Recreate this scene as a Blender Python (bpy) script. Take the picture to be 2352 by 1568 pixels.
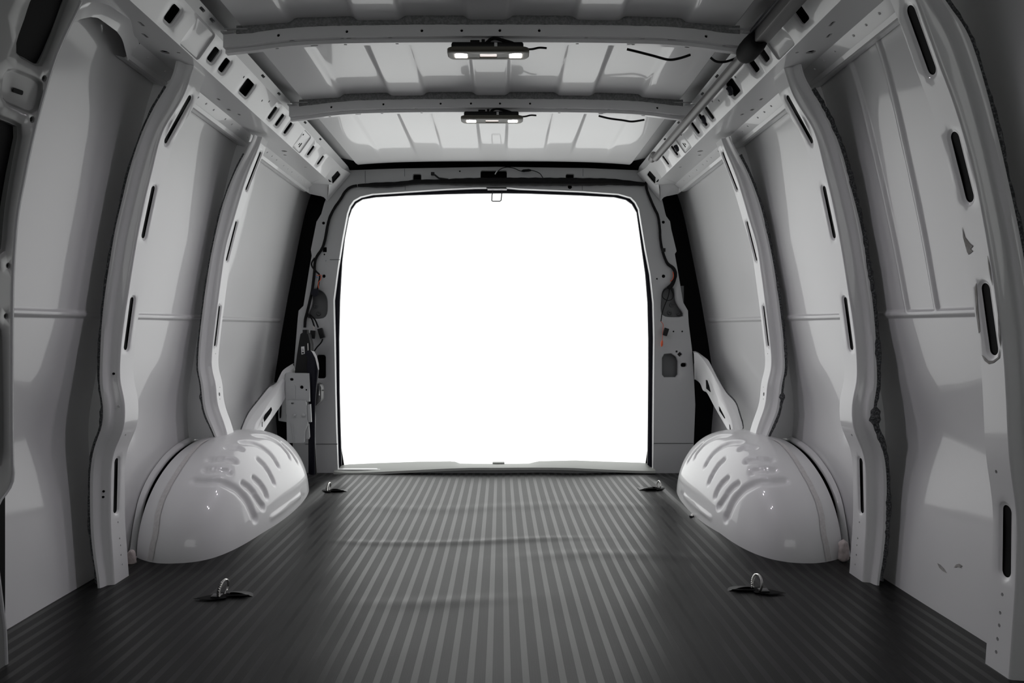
import bpy, bmesh, math, random
from mathutils import Vector, noise
from mathutils.geometry import delaunay_2d_cdt
random.seed(7)
for o in list(bpy.data.objects): bpy.data.objects.remove(o)
SC = bpy.context.scene
COL = SC.collection

# ---------------- camera ----------------
FPX, VX, VY, CZ, XC = 1700.0, 1150.0, 775.0, 0.60, -0.03
cam = bpy.data.cameras.new('camera')
cam.sensor_width = 36.0; cam.lens = FPX / 2352 * 36.0
cam.shift_x = (1176 - VX) / 2352; cam.shift_y = -(784 - VY) / 2352
cam.clip_start = 0.05
camo = bpy.data.objects.new('camera', cam); COL.objects.link(camo)
camo.location = (0, 0, CZ); camo.rotation_euler = (math.pi / 2, 0, 0)
SC.camera = camo

# ---------------- light: overcast daylight through the open tail end ----------------
W = bpy.data.worlds.new('overcast_sky'); SC.world = W; W.use_nodes = True
bg = W.node_tree.nodes['Background']
bg.inputs[0].default_value = (0.985, 1.0, 0.985, 1); bg.inputs[1].default_value = 1.5
SC.view_settings.view_transform = 'Standard'; SC.view_settings.look = 'None'
SC.view_settings.exposure = 0.12; SC.view_settings.gamma = 1.0
SC.view_settings.use_curve_mapping = False

# ---------------- materials ----------------
def mat(name, col, rough=.5, metal=0, coat=0, coat_r=.1, spec=.5, emit=0, ecol=None):
    m = bpy.data.materials.new(name); m.use_nodes = True
    b = m.node_tree.nodes['Principled BSDF']
    b.inputs['Base Color'].default_value = (*col, 1); b.inputs['Roughness'].default_value = rough
    b.inputs['Metallic'].default_value = metal
    b.inputs['Specular IOR Level'].default_value = spec
    b.inputs['Coat Weight'].default_value = coat; b.inputs['Coat Roughness'].default_value = coat_r
    if emit:
        b.inputs['Emission Color'].default_value = (*(ecol or col), 1); b.inputs['Emission Strength'].default_value = emit
    return m
def add_noise(m, scale, strength, dist=.002, c2=None, lo=.4, hi=.6, detail=4):
    nt = m.node_tree; b = nt.nodes['Principled BSDF']
    tc = nt.nodes.new('ShaderNodeTexCoord'); n = nt.nodes.new('ShaderNodeTexNoise')
    n.inputs['Scale'].default_value = scale; n.inputs['Detail'].default_value = detail
    nt.links.new(tc.outputs['Object'], n.inputs['Vector'])
    if strength:
        bp = nt.nodes.new('ShaderNodeBump'); bp.inputs['Strength'].default_value = strength; bp.inputs['Distance'].default_value = dist
        nt.links.new(n.outputs['Fac'], bp.inputs['Height']); nt.links.new(bp.outputs['Normal'], b.inputs['Normal'])
    if c2:
        r = nt.nodes.new('ShaderNodeValToRGB'); r.color_ramp.elements[0].position = lo; r.color_ramp.elements[1].position = hi
        r.color_ramp.elements[0].color = b.inputs['Base Color'].default_value; r.color_ramp.elements[1].color = (*c2, 1)
        nt.links.new(n.outputs['Fac'], r.inputs[0]); nt.links.new(r.outputs[0], b.inputs['Base Color'])
    return m
PAINT = mat('white_body_paint', (.80, .80, .805), .36, coat=.55, coat_r=.05, spec=.35)
add_noise(PAINT, 900, .03, .0004)
FRAMEP = mat('vignette_dark_paint', (.17, .172, .17), .42, coat=.25, coat_r=.12)  # white frame paint darkened to stand in for lens vignetting at the left edge
PAINT2 = mat('grey_white_paint', (.44, .445, .45), .42, coat=.3, coat_r=.15)  # one even grey-white, darker than the body paint
PLATEM = mat('dull_grey_white_steel', (.42, .43, .435), .45, coat=.2, coat_r=.2)
CAVITY = mat('shade_and_rubber_black', (.004, .004, .0045), .7, spec=.12)  # near-black paints the shade of hollows and gaps; also the coupling rubber
SEAL2 = add_noise(mat('grey_roof_sealant', (.20, .202, .205), .75, spec=.3), 200, .5, .002, (.29, .292, .295), .42, .62)
SEAL = add_noise(mat('rough_grey_sealant', (.06, .062, .065), .85, spec=.2), 260, 1, .003, (.22, .225, .23), .45, .7)
TAPE = add_noise(mat('tan_grey_seam_sealer', (.62, .60, .595), .6), 120, .3, .001, (.68, .665, .66))
RUBBER = mat('black_rubber', (.008, .008, .015), .5, spec=.22)
BLACKP = mat('black_plastic', (.009, .009, .0095), .48, spec=.25)
CABLE = add_noise(mat('black_cloth_tape', (.007, .007, .0075), .75, spec=.2), 300, .6, .001)
BEZEL = mat('olive_grey_plastic', (.105, .10, .078), .5)
CHROME = mat('bright_zinc', (.75, .74, .72), .2, metal=1)
DARKMET = mat('oily_dark_steel', (.16, .16, .16), .35, metal=.8)
ORANGE = mat('orange_wire', (.65, .10, .03), .5)
BLUEW = mat('blue_wire', (.08, .18, .45), .5)
WHITEP = mat('white_print_and_glint', (.75, .75, .75), .5)
SILL = mat('grey_sill_plastic', (.30, .31, .29), .45)
PIPE = mat('grey_duct_plastic', (.11, .106, .106), .45)
PLUG = add_noise(mat('pinkish_foam', (.56, .49, .47), .8), 90, .6, .003, (.66, .59, .57))
SCUFF = add_noise(mat('grey_scuff', (.30, .29, .27), .8), 60, 0, .001, (.45, .44, .43), .35, .65)
LENS = mat('lit_lens', (.9, .88, .86), .2, emit=420, ecol=(1, .94, 1.03))
LENS2 = mat('dim_lens', (.55, .5, .48), .15, emit=.6, ecol=(1, .9, .86))

def mat_floor():
    m = mat('striped_rubber_mat', (.03, .03, .03), .42, spec=.26); nt = m.node_tree; b = nt.nodes['Principled BSDF']
    N = nt.nodes.new; L = nt.links.new
    tc = N('ShaderNodeTexCoord'); sx = N('ShaderNodeSeparateXYZ'); L(tc.outputs['Object'], sx.inputs[0])
    def M(op, a, bb=None, c=None):
        n = N('ShaderNodeMath'); n.operation = op
        for i, v in enumerate((a, bb, c)):
            if v is None: continue
            if isinstance(v, (int, float)): n.inputs[i].default_value = v
            else: L(v, n.inputs[i])
        return n.outputs[0]
    P_ = .0327
    ph = M('FRACT', M('DIVIDE', M('ADD', sx.outputs[0], 10 * P_ - .012 + P_ / 2), P_))
    d = M('ABSOLUTE', M('SUBTRACT', ph, .5))                 # 0 at the middle of a plain band
    band = M('GREATER_THAN', d, .185)                        # 1 inside the ribbed band
    rib = M('FRACT', M('MULTIPLY', M('ABSOLUTE', M('SUBTRACT', d, .5)), 9.5))
    line = M('MULTIPLY', band, M('GREATER_THAN', rib, .80))
    ns = N('ShaderNodeTexNoise'); ns.inputs['Scale'].default_value = 2.3; ns.inputs['Detail'].default_value = 3
    L(tc.outputs['Object'], ns.inputs['Vector'])
    v = M('ADD', M('MULTIPLY', band, -.003), .010)
    v = M('ADD', v, M('MULTIPLY', line, .006))
    v = M('MULTIPLY', v, M('ADD', .72, M('MULTIPLY', ns.outputs['Fac'], .56)))
    cb = N('ShaderNodeCombineColor'); L(v, cb.inputs[0]); L(M('MULTIPLY', v, 1.01), cb.inputs[1]); L(M('MULTIPLY', v, 1.0), cb.inputs[2])
    L(cb.outputs[0], b.inputs['Base Color'])
    L(M('ADD', .33, M('MULTIPLY', band, .13)), b.inputs['Roughness'])
    n2 = N('ShaderNodeTexNoise'); n2.inputs['Scale'].default_value = 900; L(tc.outputs['Object'], n2.inputs['Vector'])
    h = M('ADD', M('MULTIPLY', line, .6), M('MULTIPLY', n2.outputs['Fac'], .35))
    bp = N('ShaderNodeBump'); bp.inputs['Strength'].default_value = .35; bp.inputs['Distance'].default_value = .0008
    L(h, bp.inputs['Height']); L(bp.outputs['Normal'], b.inputs['Normal'])
    return m
MAT_FLOOR = mat_floor()

# ---------------- helpers ----------------
def lerp(a, b, t): return a + (b - a) * t
def P(px, py, Y):                       # point at depth Y along the ray of the photograph's pixel
    return Vector(((px - VX) / FPX * Y, Y, CZ - (py - VY) / FPX * Y))
def interp(tab, x):                     # smooth monotone-ish table lookup, tab = [(x, y)...] ascending
    if x <= tab[0][0]: return tab[0][1] + (x - tab[0][0]) * (tab[1][1] - tab[0][1]) / (tab[1][0] - tab[0][0])
    if x >= tab[-1][0]: return tab[-1][1] + (x - tab[-1][0]) * (tab[-1][1] - tab[-2][1]) / (tab[-1][0] - tab[-2][0])
    for i in range(len(tab) - 1):
        if tab[i][0] <= x <= tab[i + 1][0]: break
    x0, y0 = tab[i]; x1, y1 = tab[i + 1]; h = x1 - x0; t = (x - x0) / h
    def sl(j):
        if j <= 0 or j >= len(tab) - 1:
            j2 = min(max(j, 1), len(tab) - 1); return (tab[j2][1] - tab[j2 - 1][1]) / (tab[j2][0] - tab[j2 - 1][0])
        a = (tab[j][1] - tab[j - 1][1]) / (tab[j][0] - tab[j - 1][0]); b = (tab[j + 1][1] - tab[j][1]) / (tab[j + 1][0] - tab[j][0])
        return 0 if a * b <= 0 else 2 * a * b / (a + b)
    m0, m1 = sl(i), sl(i + 1)
    return (2*t**3 - 3*t*t + 1) * y0 + (t**3 - 2*t*t + t) * h * m0 + (-2*t**3 + 3*t*t) * y1 + (t**3 - t*t) * h * m1
def resample(pts, n, closed=False, smooth=True):
    pts = [Vector(p) for p in pts]
    m = len(pts); out = []
    def g(i): return pts[i % m] if closed else pts[min(max(i, 0), m - 1)]
    dense = []
    for i in range(m if closed else m - 1):
        p0, p1, p2, p3 = g(i - 1), g(i), g(i + 1), g(i + 2)
        for k in range(8):
            t = k / 8
            if smooth: q = .5 * ((2*p1) + (p2 - p0)*t + (2*p0 - 5*p1 + 4*p2 - p3)*t*t + (3*p1 - p0 - 3*p2 + p3)*t**3)
            else: q = p1.lerp(p2, t)
            dense.append(q)
    dense.append(g(m) if closed else pts[-1])
    L_ = [0]
    for a, b in zip(dense, dense[1:]): L_.append(L_[-1] + (b - a).length)
    tot = L_[-1]; cnt = n if closed else n - 1; j = 0
    for i in range(n):
        s = tot * i / cnt
        while j < len(L_) - 2 and L_[j + 1] < s: j += 1
        seg = L_[j + 1] - L_[j]; out.append(dense[j].lerp(dense[j + 1], 0 if seg == 0 else min(1, (s - L_[j]) / seg)))
    return out

class MB:
    def __init__(s): s.v = []; s.f = []
    def add(s, vs, fs):
        o = len(s.v); s.v += [tuple(p) for p in vs]; s.f += [tuple(i + o for i in f) for f in fs]; return s
    def grid(s, fn, nu, nv, closeu=False, closev=False):
        vs = [fn(i / nu, j / nv) for i in range(nu + (0 if closeu else 1)) for j in range(nv + (0 if closev else 1))]
        cu = nu if closeu else nu + 1; cv = nv if closev else nv + 1; fs = []
        for i in range(nu):
            for j in range(nv):
                a, b = i, (i + 1) % cu; c, d = j, (j + 1) % cv
                fs.append((a*cv + c, b*cv + c, b*cv + d, a*cv + d))
        return s.add(vs, fs)
    def box(s, c, sz, bev=0, rot=None):
        bm = bmesh.new(); bmesh.ops.create_cube(bm, size=1)
        for v in bm.verts: v.co = Vector((v.co.x*sz[0], v.co.y*sz[1], v.co.z*sz[2]))
        if bev: bmesh.ops.bevel(bm, geom=bm.edges[:], offset=bev, segments=2, affect='EDGES', profile=.5)
        for v in bm.verts:
            if rot: v.co = rot @ v.co
            v.co += Vector(c)
        bm.verts.index_update()
        s.add([v.co for v in bm.verts], [[v.index for v in f.verts] for f in bm.faces]); bm.free(); return s
    def tube(s, pts, r, n=10, closed=False, flat=1.0, up=(0, 0, 1), cap=True, jitter=0):
        pts = [Vector(p) for p in pts]; m = len(pts); rings = []; prev = Vector(up)
        for i, p in enumerate(pts):
            a = pts[(i - 1) % m] if (closed or i > 0) else p; b = pts[(i + 1) % m] if (closed or i < m - 1) else p
            t = (b - a).normalized()
            sd = t.cross(prev)
            if sd.length < 1e-4: sd = t.cross(Vector((.3, .8, .2)))
            sd.normalize(); u = sd.cross(t).normalized(); prev = u
            rr = r[i] if isinstance(r, (list, tuple)) else r
            ring = []
            for k in range(n):
                th = 2*math.pi*k/n; j = 1 + (random.random() - .5) * jitter
                ring.append(p + sd*math.cos(th)*rr*j + u*math.sin(th)*rr*flat*j)
            rings.append(ring)
        vs = [q for ring in rings for q in ring]; fs = []
        for i in range(m if closed else m - 1):
            i2 = (i + 1) % m
            for k in range(n):
                fs.append((i*n + k, i*n + (k + 1) % n, i2*n + (k + 1) % n, i2*n + k))
        if not closed and cap: fs += [tuple(range(n))[::-1], tuple((m - 1)*n + k for k in range(n))]
        return s.add(vs, fs)
    def strip(s, A, B):
        n = len(A); return s.add(list(A) + list(B), [(i, i + 1, n + i + 1, n + i) for i in range(n - 1)])
    def loops(s, Ls, closed=True):
        n = len(Ls[0]); vs = [p for L_ in Ls for p in L_]; fs = []
        for k in range(len(Ls) - 1):
            for i in range(n if closed else n - 1):
                j = (i + 1) % n; fs.append((k*n + i, k*n + j, (k + 1)*n + j, (k + 1)*n + i))
        return s.add(vs, fs)
    def prism(s, poly, f, d0, d1):      # flat polygon of depth d0..d1, f(u,v,d)
        vs, tr = tri2d(poly, [], .5)
        s.add([f(u, v, d0) for u, v in vs], tr); s.add([f(u, v, d1) for u, v in vs], [t[::-1] for t in tr])
        return s.loops([[f(u, v, d0) for u, v in poly], [f(u, v, d1) for u, v in poly]])

def inside(p, poly):
    x, y = p; c = False; n = len(poly); j = n - 1
    for i in range(n):
        xi, yi = poly[i][0], poly[i][1]; xj, yj = poly[j][0], poly[j][1]
        if (yi > y) != (yj > y) and x < (xj - xi)*(y - yi)/(yj - yi + 1e-15) + xi: c = not c
        j = i
    return c
def dist2(p, poly):
    best = 9; n = len(poly)
    for i in range(n):
        a = poly[i]; b = poly[(i + 1) % n]; dx, dy = b[0]-a[0], b[1]-a[1]; L2 = dx*dx + dy*dy + 1e-18
        t = max(0, min(1, ((p[0]-a[0])*dx + (p[1]-a[1])*dy)/L2)); qx = a[0]+t*dx-p[0]; qy = a[1]+t*dy-p[1]
        best = min(best, qx*qx + qy*qy)
    return best
def tri2d(outline, holes, step):
    vs = []; es = []
    for L_ in [outline] + holes:
        o = len(vs); n = len(L_); vs += [Vector((p[0], p[1])) for p in L_]; es += [(o + i, o + (i + 1) % n) for i in range(n)]
    u0 = min(p[0] for p in outline); u1 = max(p[0] for p in outline); v0 = min(p[1] for p in outline); v1 = max(p[1] for p in outline)
    bbs = [(min(p[0] for p in h)-step*.4, max(p[0] for p in h)+step*.4, min(p[1] for p in h)-step*.4, max(p[1] for p in h)+step*.4) for h in holes]
    nu = int((u1 - u0)/step) + 1; nv = int((v1 - v0)/step) + 1; th = (step*.35)**2
    for i in range(1, nu):
        for j in range(1, nv):
            p = (u0 + (u1 - u0)*i/nu, v0 + (v1 - v0)*j/nv)
            if not inside(p, outline) or dist2(p, outline) < th: continue
            ok = True
            for h, bb in zip(holes, bbs):
                if bb[0] < p[0] < bb[1] and bb[2] < p[1] < bb[3] and (inside(p, h) or dist2(p, h) < th): ok = False; break
            if ok: vs.append(Vector(p))
    r = delaunay_2d_cdt(vs, es, [], 0, 1e-7)
    V, F = r[0], r[2]; out = []
    for f in F:
        c = (sum(V[i][0] for i in f)/3, sum(V[i][1] for i in f)/3)
        if not inside(c, outline): continue
        if any(bb[0] < c[0] < bb[1] and bb[2] < c[1] < bb[3] and inside(c, h) for h, bb in zip(holes, bbs)): continue
        out.append(tuple(f))
    return [(p[0], p[1]) for p in V], out
def offset(loop, d):
    n = len(loop); out = []; area = sum(loop[i][0]*loop[(i+1) % n][1] - loop[(i+1) % n][0]*loop[i][1] for i in range(n))
    sg = 1 if area > 0 else -1
    for i in range(n):
        a, b = loop[(i-1) % n], loop[(i+1) % n]; tx, ty = b[0]-a[0], b[1]-a[1]; l = math.hypot(tx, ty) + 1e-12
        out.append((loop[i][0] + ty/l*d*sg, loop[i][1] - tx/l*d*sg))
    return out
def rrect(cu, cv, hu, hv, r, ang=0, k=5):
    r = min(r, hu*.999, hv*.999); pts = []
    for (sx, sy, a0) in ((1, 1, 0), (-1, 1, 90), (-1, -1, 180), (1, -1, 270)):
        for i in range(k + 1):
            a = math.radians(a0 + 90*i/k); pts.append((sx*(hu - r) + r*math.cos(a), sy*(hv - r) + r*math.sin(a)))
    c, s = math.cos(ang), math.sin(ang)
    return [(cu + x*c - y*s, cv + x*s + y*c) for x, y in pts]
def circ(cu, cv, r, n=12): return [(cu + r*math.cos(2*math.pi*i/n), cv + r*math.sin(2*math.pi*i/n)) for i in range(n)]
def plate(mb, outline, holes, f, step=.03):
    # holes: (loop, rim width, rim depth, wall depth, filled)
    A = [offset(h[0], h[1]) if h[1] else h[0] for h in holes]
    vs, tr = tri2d(outline, A, step)
    mb.add([f(u, v, 0) for u, v in vs], tr)
    for h, a in zip(holes, A):
        lp, rim, dep, wall, fill = h; Ls = []
        if rim:
            m1 = offset(lp, rim*.66); m2 = offset(lp, rim*.25)
            Ls = [[f(u, v, 0) for u, v in a], [f(u, v, -dep*.3) for u, v in m1], [f(u, v, -dep*.9) for u, v in m2]]
        Ls.append([f(u, v, -dep) for u, v in lp])
        if wall: Ls.append([f(u, v, -dep - wall) for u, v in lp])
        if len(Ls) > 1: mb.loops(Ls)
        if fill:
            v2, t2 = tri2d(lp, [], step); mb.add([f(u, v, -dep - wall) for u, v in v2], t2)
    return mb

BASE = {}
def thing(name, label, cat, base, group=None):
    o = bpy.data.objects.new(name, None); COL.objects.link(o); o.location = base; o.empty_display_size = .05
    o['label'] = label; o['category'] = cat; o['kind'] = 'thing'
    if group: o['group'] = group
    BASE[o.name] = Vector(base); return o
def obj(name, mb, m, parent=None, label=None, cat=None, group=None, kind=None, smooth=35, weld=True, base=None):
    if parent is not None: base = BASE[parent.name]
    elif base is None:
        base = Vector((sum(v[0] for v in mb.v)/len(mb.v), sum(v[1] for v in mb.v)/len(mb.v), min(v[2] for v in mb.v))) if kind != 'structure' else Vector((0, 0, 0))
    base = Vector(base)
    me = bpy.data.meshes.new(name); me.from_pydata([tuple(Vector(v) - base) for v in mb.v], [], mb.f)
    if weld:
        bm = bmesh.new(); bm.from_mesh(me); bmesh.ops.remove_doubles(bm, verts=bm.verts[:], dist=2e-5)
        bmesh.ops.recalc_face_normals(bm, faces=bm.faces[:]); bm.to_mesh(me); bm.free()
    me.materials.append(m)
    me.polygons.foreach_set('use_smooth', [True]*len(me.polygons)); me.set_sharp_from_angle(angle=math.radians(smooth)); me.update()
    o = bpy.data.objects.new(name, me); COL.objects.link(o)
    if parent is not None: o.parent = parent
    else: o.location = base
    BASE[o.name] = base
    if cat and not kind: kind = 'thing'
    for k, v in (('label', label), ('category', cat), ('group', group), ('kind', kind)):
        if v: o[k] = v
    return o
def fX(side, hw): return XC + side*hw

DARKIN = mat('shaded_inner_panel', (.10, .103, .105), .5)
# ================= SETTING =================
YR = 3.28                                    # plane of the tail frame
def hw_skin(z): return interp([(0, .985), (.2, 1.0), (.36, 1.012), (.52, .99), (.66, .965), (.8, .943), (1.0, .905), (1.2, .86), (1.3, .82), (1.4, .70)], z)
def z_swage(Y): return .650 + .0135*(Y - 1.4)
def bump(d, w): return math.exp(-(d/w)**4)
def skin(side):
    Ys = sorted(set([-1.3, -.6, 0, .5, .9] + [1.0 + .025*i for i in range(98)] + ([1.56 + .004*i for i in range(44)] if side > 0 else [])))
    zs = sorted(set([-.04] + [round(.0 + .02*i, 4) for i in range(71)] + [round(.63 + .003*i, 4) for i in range(14)]))
    rows = []
    for Y in Ys:
        row = []
        for z in zs:
            h = hw_skin(z)
            zz = z + (z_swage(min(max(Y, 1.2), 3.4)) - .65)*math.exp(-((z - .65)/.15)**2)
            d = .0055*bump(z - .65, .007)*(1 if Y < 3.33 else 0)
            if side > 0 and z > .655:
                for yb in (1.70 + .05*(z - .66), 1.585 + .03*(z - .66)):
                    d = max(d, .005*bump(Y - yb, .008))
            h -= d
            row.append(Vector((fX(side, h), Y, zz)))
        rows.append(row)
    mb = MB(); nz = len(zs); vs = [p for r in rows for p in r]; fs = []
    for i in range(len(rows) - 1):
        for j in range(nz - 1): fs.append((i*nz + j, (i+1)*nz + j, (i+1)*nz + j+1, i*nz + j+1))
    return mb.add(vs, fs)
WL = obj('wall_left', skin(-1), PAINT, kind='structure')
WR = obj('wall_right', skin(1), PAINT, kind='structure')
WL['label'] = 'white painted outer side panel on the left between the pillars'
WR['label'] = 'white painted outer side panel on the right with two upright creases'

def Rz(hx):                                  # roof height above the camera at distance hx from the centre line
    h = abs(hx)
    if h <= .587: t = h/.587; return .757 - .004*t*t - .011*t**4
    if h <= .60: return .742 + (h - .587)*1.2
    return .7576 + (h - .60)*.22
def rib(hx, Y):
    h = abs(hx); up = 0
    for a, b in ((.052, .206), (.318, .467)):
        w = .010; up = max(up, 1/(1 + math.exp(-(h - a)/w*3.2)) - 1/(1 + math.exp(-(h - b)/w*3.2)))
    fade = 1 if Y < 2.75 else max(0, 1 - (Y - 2.75)/.38)
    return .0105*up*fade*fade*(3 - 2*fade)
hx_s = sorted(set([round(-.76 + .02*i, 4) for i in range(77)] + [round(s*(c + .003*k), 4) for s in (-1, 1) for c in (.052, .206, .318, .467, .59) for k in range(-5, 6)]))
Yc_s = [-1.3, -.5, .3, .8] + [1.0 + .05*i for i in range(49)]
mb = MB(); vs = []; fs = []
for Y in Yc_s:
    for h in hx_s:
        k = max(0, (Y - 3.18))*.25
        vs.append((XC + h, Y, CZ + Rz(h) + rib(h, Y) + k))
n = len(hx_s)
for i in range(len(Yc_s) - 1):
    for j in range(n - 1): fs.append((i*n + j, (i+1)*n + j, (i+1)*n + j+1, i*n + j+1))
CE = obj('ceiling', mb.add(vs, fs), PAINT, kind='structure')
CE['label'] = 'white painted roof sheet with shallow lengthwise stamped ribs'

# floor mat with soft waves
def zf(x, Y):
    z = .0022*(noise.noise(Vector((x*3.1, Y*2.3, 3))) ) + .0012*noise.noise(Vector((x*9, Y*5, 8)))
    for (yc, x0, x1, a, w) in ((2.185, -.42, .22, .0045, .022), (1.70, -.25, -.02, .003, .03), (2.02, .1, .5, .003, .035), (2.62, -.5, .6, .003, .05)):
        m = 1/(1 + math.exp(-(x - x0)/.05))*1/(1 + math.exp((x - x1)/.05))
        z += a*m*math.exp(-((Y - yc - .03*math.sin(x*6))/w)**2)
    e = max(0, abs(x - XC) - .62)
    if Y > 1.9 and e > 0: z += .018*min(1, (e/.06))**2*(1 if Y < 3.0 else max(0, 1 - (Y - 3)/.2))*min(1, (Y - 1.9)/.3)
    return max(z, -.006)
def floor_pt(a, b):
    Y = 1.15 + 2.25*b; x = -1.04 + a*2.08
    return Vector((x, Y, zf(x, Y)))
mb = MB().grid(floor_pt, 150, 190)
for c in ((-1.04, -1.3, 1.15),): mb.add([(-1.04, -1.3, 0), (1.04, -1.3, 0), (1.04, 1.15, -.004), (-1.04, 1.15, -.004)], [(0, 1, 2, 3)])
mb.add([(-1.2, -1.4, -.03), (1.2, -1.4, -.03), (1.2, 3.45, -.03), (-1.2, 3.45, -.03)], [(0, 1, 2, 3)])
FL = obj('floor', mb, MAT_FLOOR, kind='structure', weld=False)
FL['label'] = 'dark grey rubber floor mat with lengthwise ribbed stripes'

YO = 3.40
# tail frame: header and both corner posts around the opening
def R(px, py, Y=YR): p = P(px, py, Y); return (p.x, p.z)
out_px = [(800, 391), (910, 387), (1140, 383), (1350, 386), (1465, 391), (1490, 420), (1514, 450), (1521, 459), (1528, 489), (1530, 496), (1539, 508), (1542, 527), (1550, 560), (1554, 577), (1550, 583), (1560, 640), (1569, 694), (1580, 713), (1582, 744), (1590, 807), (1594, 873), (1597, 929), (1594, 1005), (1590, 1092),
          (1500, 1092), (1140, 1092), (775, 1092), (672, 1092), (673, 900), (676, 827), (680, 780), (684, 730), (686, 713), (697, 702), (711, 614), (716, 587), (714, 574), (727, 509), (738, 491), (741, 480), (745, 466), (752, 448), (775, 420)]
hole_px = [(776, 1078), (772, 980), (770, 900), (768, 778), (766, 690), (775, 620), (786, 548), (797, 490), (803, 473), (812, 460), (828, 451), (855, 445), (930, 440), (1021, 434), (1089, 431), (1160, 430), (1192, 433), (1336, 439), (1421, 445), (1449, 453), (1460, 464), (1468, 480), (1483, 573), (1494, 630), (1501, 694), (1503, 778), (1502, 860), (1501, 980), (1500, 1078)]
seal_px = [(784, 1068), (781, 980), (779, 900), (778, 778), (780, 690), (785, 600), (791, 548), (800, 500), (807, 480), (817, 466), (832, 457), (862, 452), (930, 448), (1021, 445), (1089, 443.5), (1160, 443), (1210, 443.5), (1336, 448), (1412, 452), (1438, 458), (1452, 468), (1463, 487), (1475, 573), (1483, 630), (1488, 694), (1490, 778), (1490, 860), (1489, 980), (1488, 1068)]
f_rear = lambda x, z, d: Vector((x, YR - d, z))
opening = [tuple(p) for p in [(v[0], v[1]) for v in [R(*q) for q in hole_px]]]
opening = opening[::-1]
def loop_px(lst): return [R(*q) for q in lst]
def sm_loop(lst, n): return [(p.x, p.y) for p in resample([Vector((*R(*q), 0)) for q in lst], n, closed=True)]
holesR = [(opening, 0, 0, 0, 0)]
# kidney cut-outs, lower rounded windows, header windows and small holes
kidL = sm_loop([(716, 664), (737, 667), (749, 680), (752, 700), (750, 722), (739, 731), (712, 731), (703, 727), (712, 710), (717, 690)], 30)
kidR = sm_loop([(1519, 690), (1522, 668), (1532, 659), (1546, 659), (1550, 670), (1552, 690), (1560, 706), (1569, 718), (1566, 727), (1530, 727), (1519, 716)], 30)
def hpx(cx, cy, w, h, r=3, ang=0):
    p = R(cx, cy); return rrect(p[0], p[1], w/2*YR/FPX, h/2*YR/FPX, r*YR/FPX, ang)
winR = [(R(*q)) for q in [(1521, 822), (1526, 813), (1542, 812), (1553, 819), (1557, 829), (1557, 860), (1552, 866), (1526, 866), (1521, 860)]]
for lp, rim in ((kidL, .004), (kidR, .004), (hpx(737, 842, 22, 54, 6), .003), (winR, .003), (hpx(958, 409, 18, 18, 3), .002), (hpx(1309, 409, 18, 18, 3), .002),
                (hpx(1134, 404, 60, 24, 4), .002), (hpx(745, 573, 10, 11, 1), .001), (hpx(1570.5, 838, 13, 9, 4), .002), (hpx(1561.5, 813.5, 8, 8, 1, math.pi/4), .001)):
    holesR.append((lp, rim, .004, .012, 0))
for (cx, cy, r) in ((745, 584, 2), (743, 512, 3.5), (1523.5, 510, 3.5), (1056, 393, 2), (1309, 429, 5), (1509, 640, 2), (1547, 761, 2), (1567, 761, 2), (1554, 807, 2.5), (744, 634, 4), (1524, 634, 4)):
    p = R(cx, cy); holesR.append((circ(p[0], p[1], r*YR/FPX), 0, 0, .008, 0))
outl = loop_px(out_px)
mb = MB(); plate(mb, outl, holesR, f_rear, .035)
# folded outer lip of the frame
L0 = [f_rear(u, v, 0) for u, v in outl]; L1 = [f_rear(u, v, -.022) for u, v in offset(outl, .002)]
mb.loops([L0, L1])
WB = obj('wall_rear', mb, PAINT2, kind='structure', smooth=50)
WB['label'] = 'grey white pressed steel frame around the open tailgate'
o3 = [Vector((x, YR, z)) for x, z in opening]
o4 = [Vector((x, YR + .004, z)) for x, z in offset(opening, -.001)]
o5 = [Vector((x, YR + .014, z)) for x, z in offset(opening, -.0015)]
o6 = [Vector((x, YR + .022, z)) for x, z in offset(opening, -.002)]
obj('opening_flange', MB().loops([o3, o4, o5, o6]), PAINT, WB, smooth=60)
sealp = [P(a, b, YR + .030) for a, b in seal_px][::-1]
mb = MB(); so = o6; mb.loops([so, [p + Vector((0, .012, 0)) for p in so], [p + Vector((0, .004, 0)) for p in sealp], [p + Vector((0, .016, 0)) for p in sealp], [Vector((p.x + (.05 if p.x > 0 else -.05), YO, p.z + (.05 if p.z > 1 else -.01))) for p in sealp]], closed=False)
obj('weather_seal', mb, RUBBER, WB, smooth=60)
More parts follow.
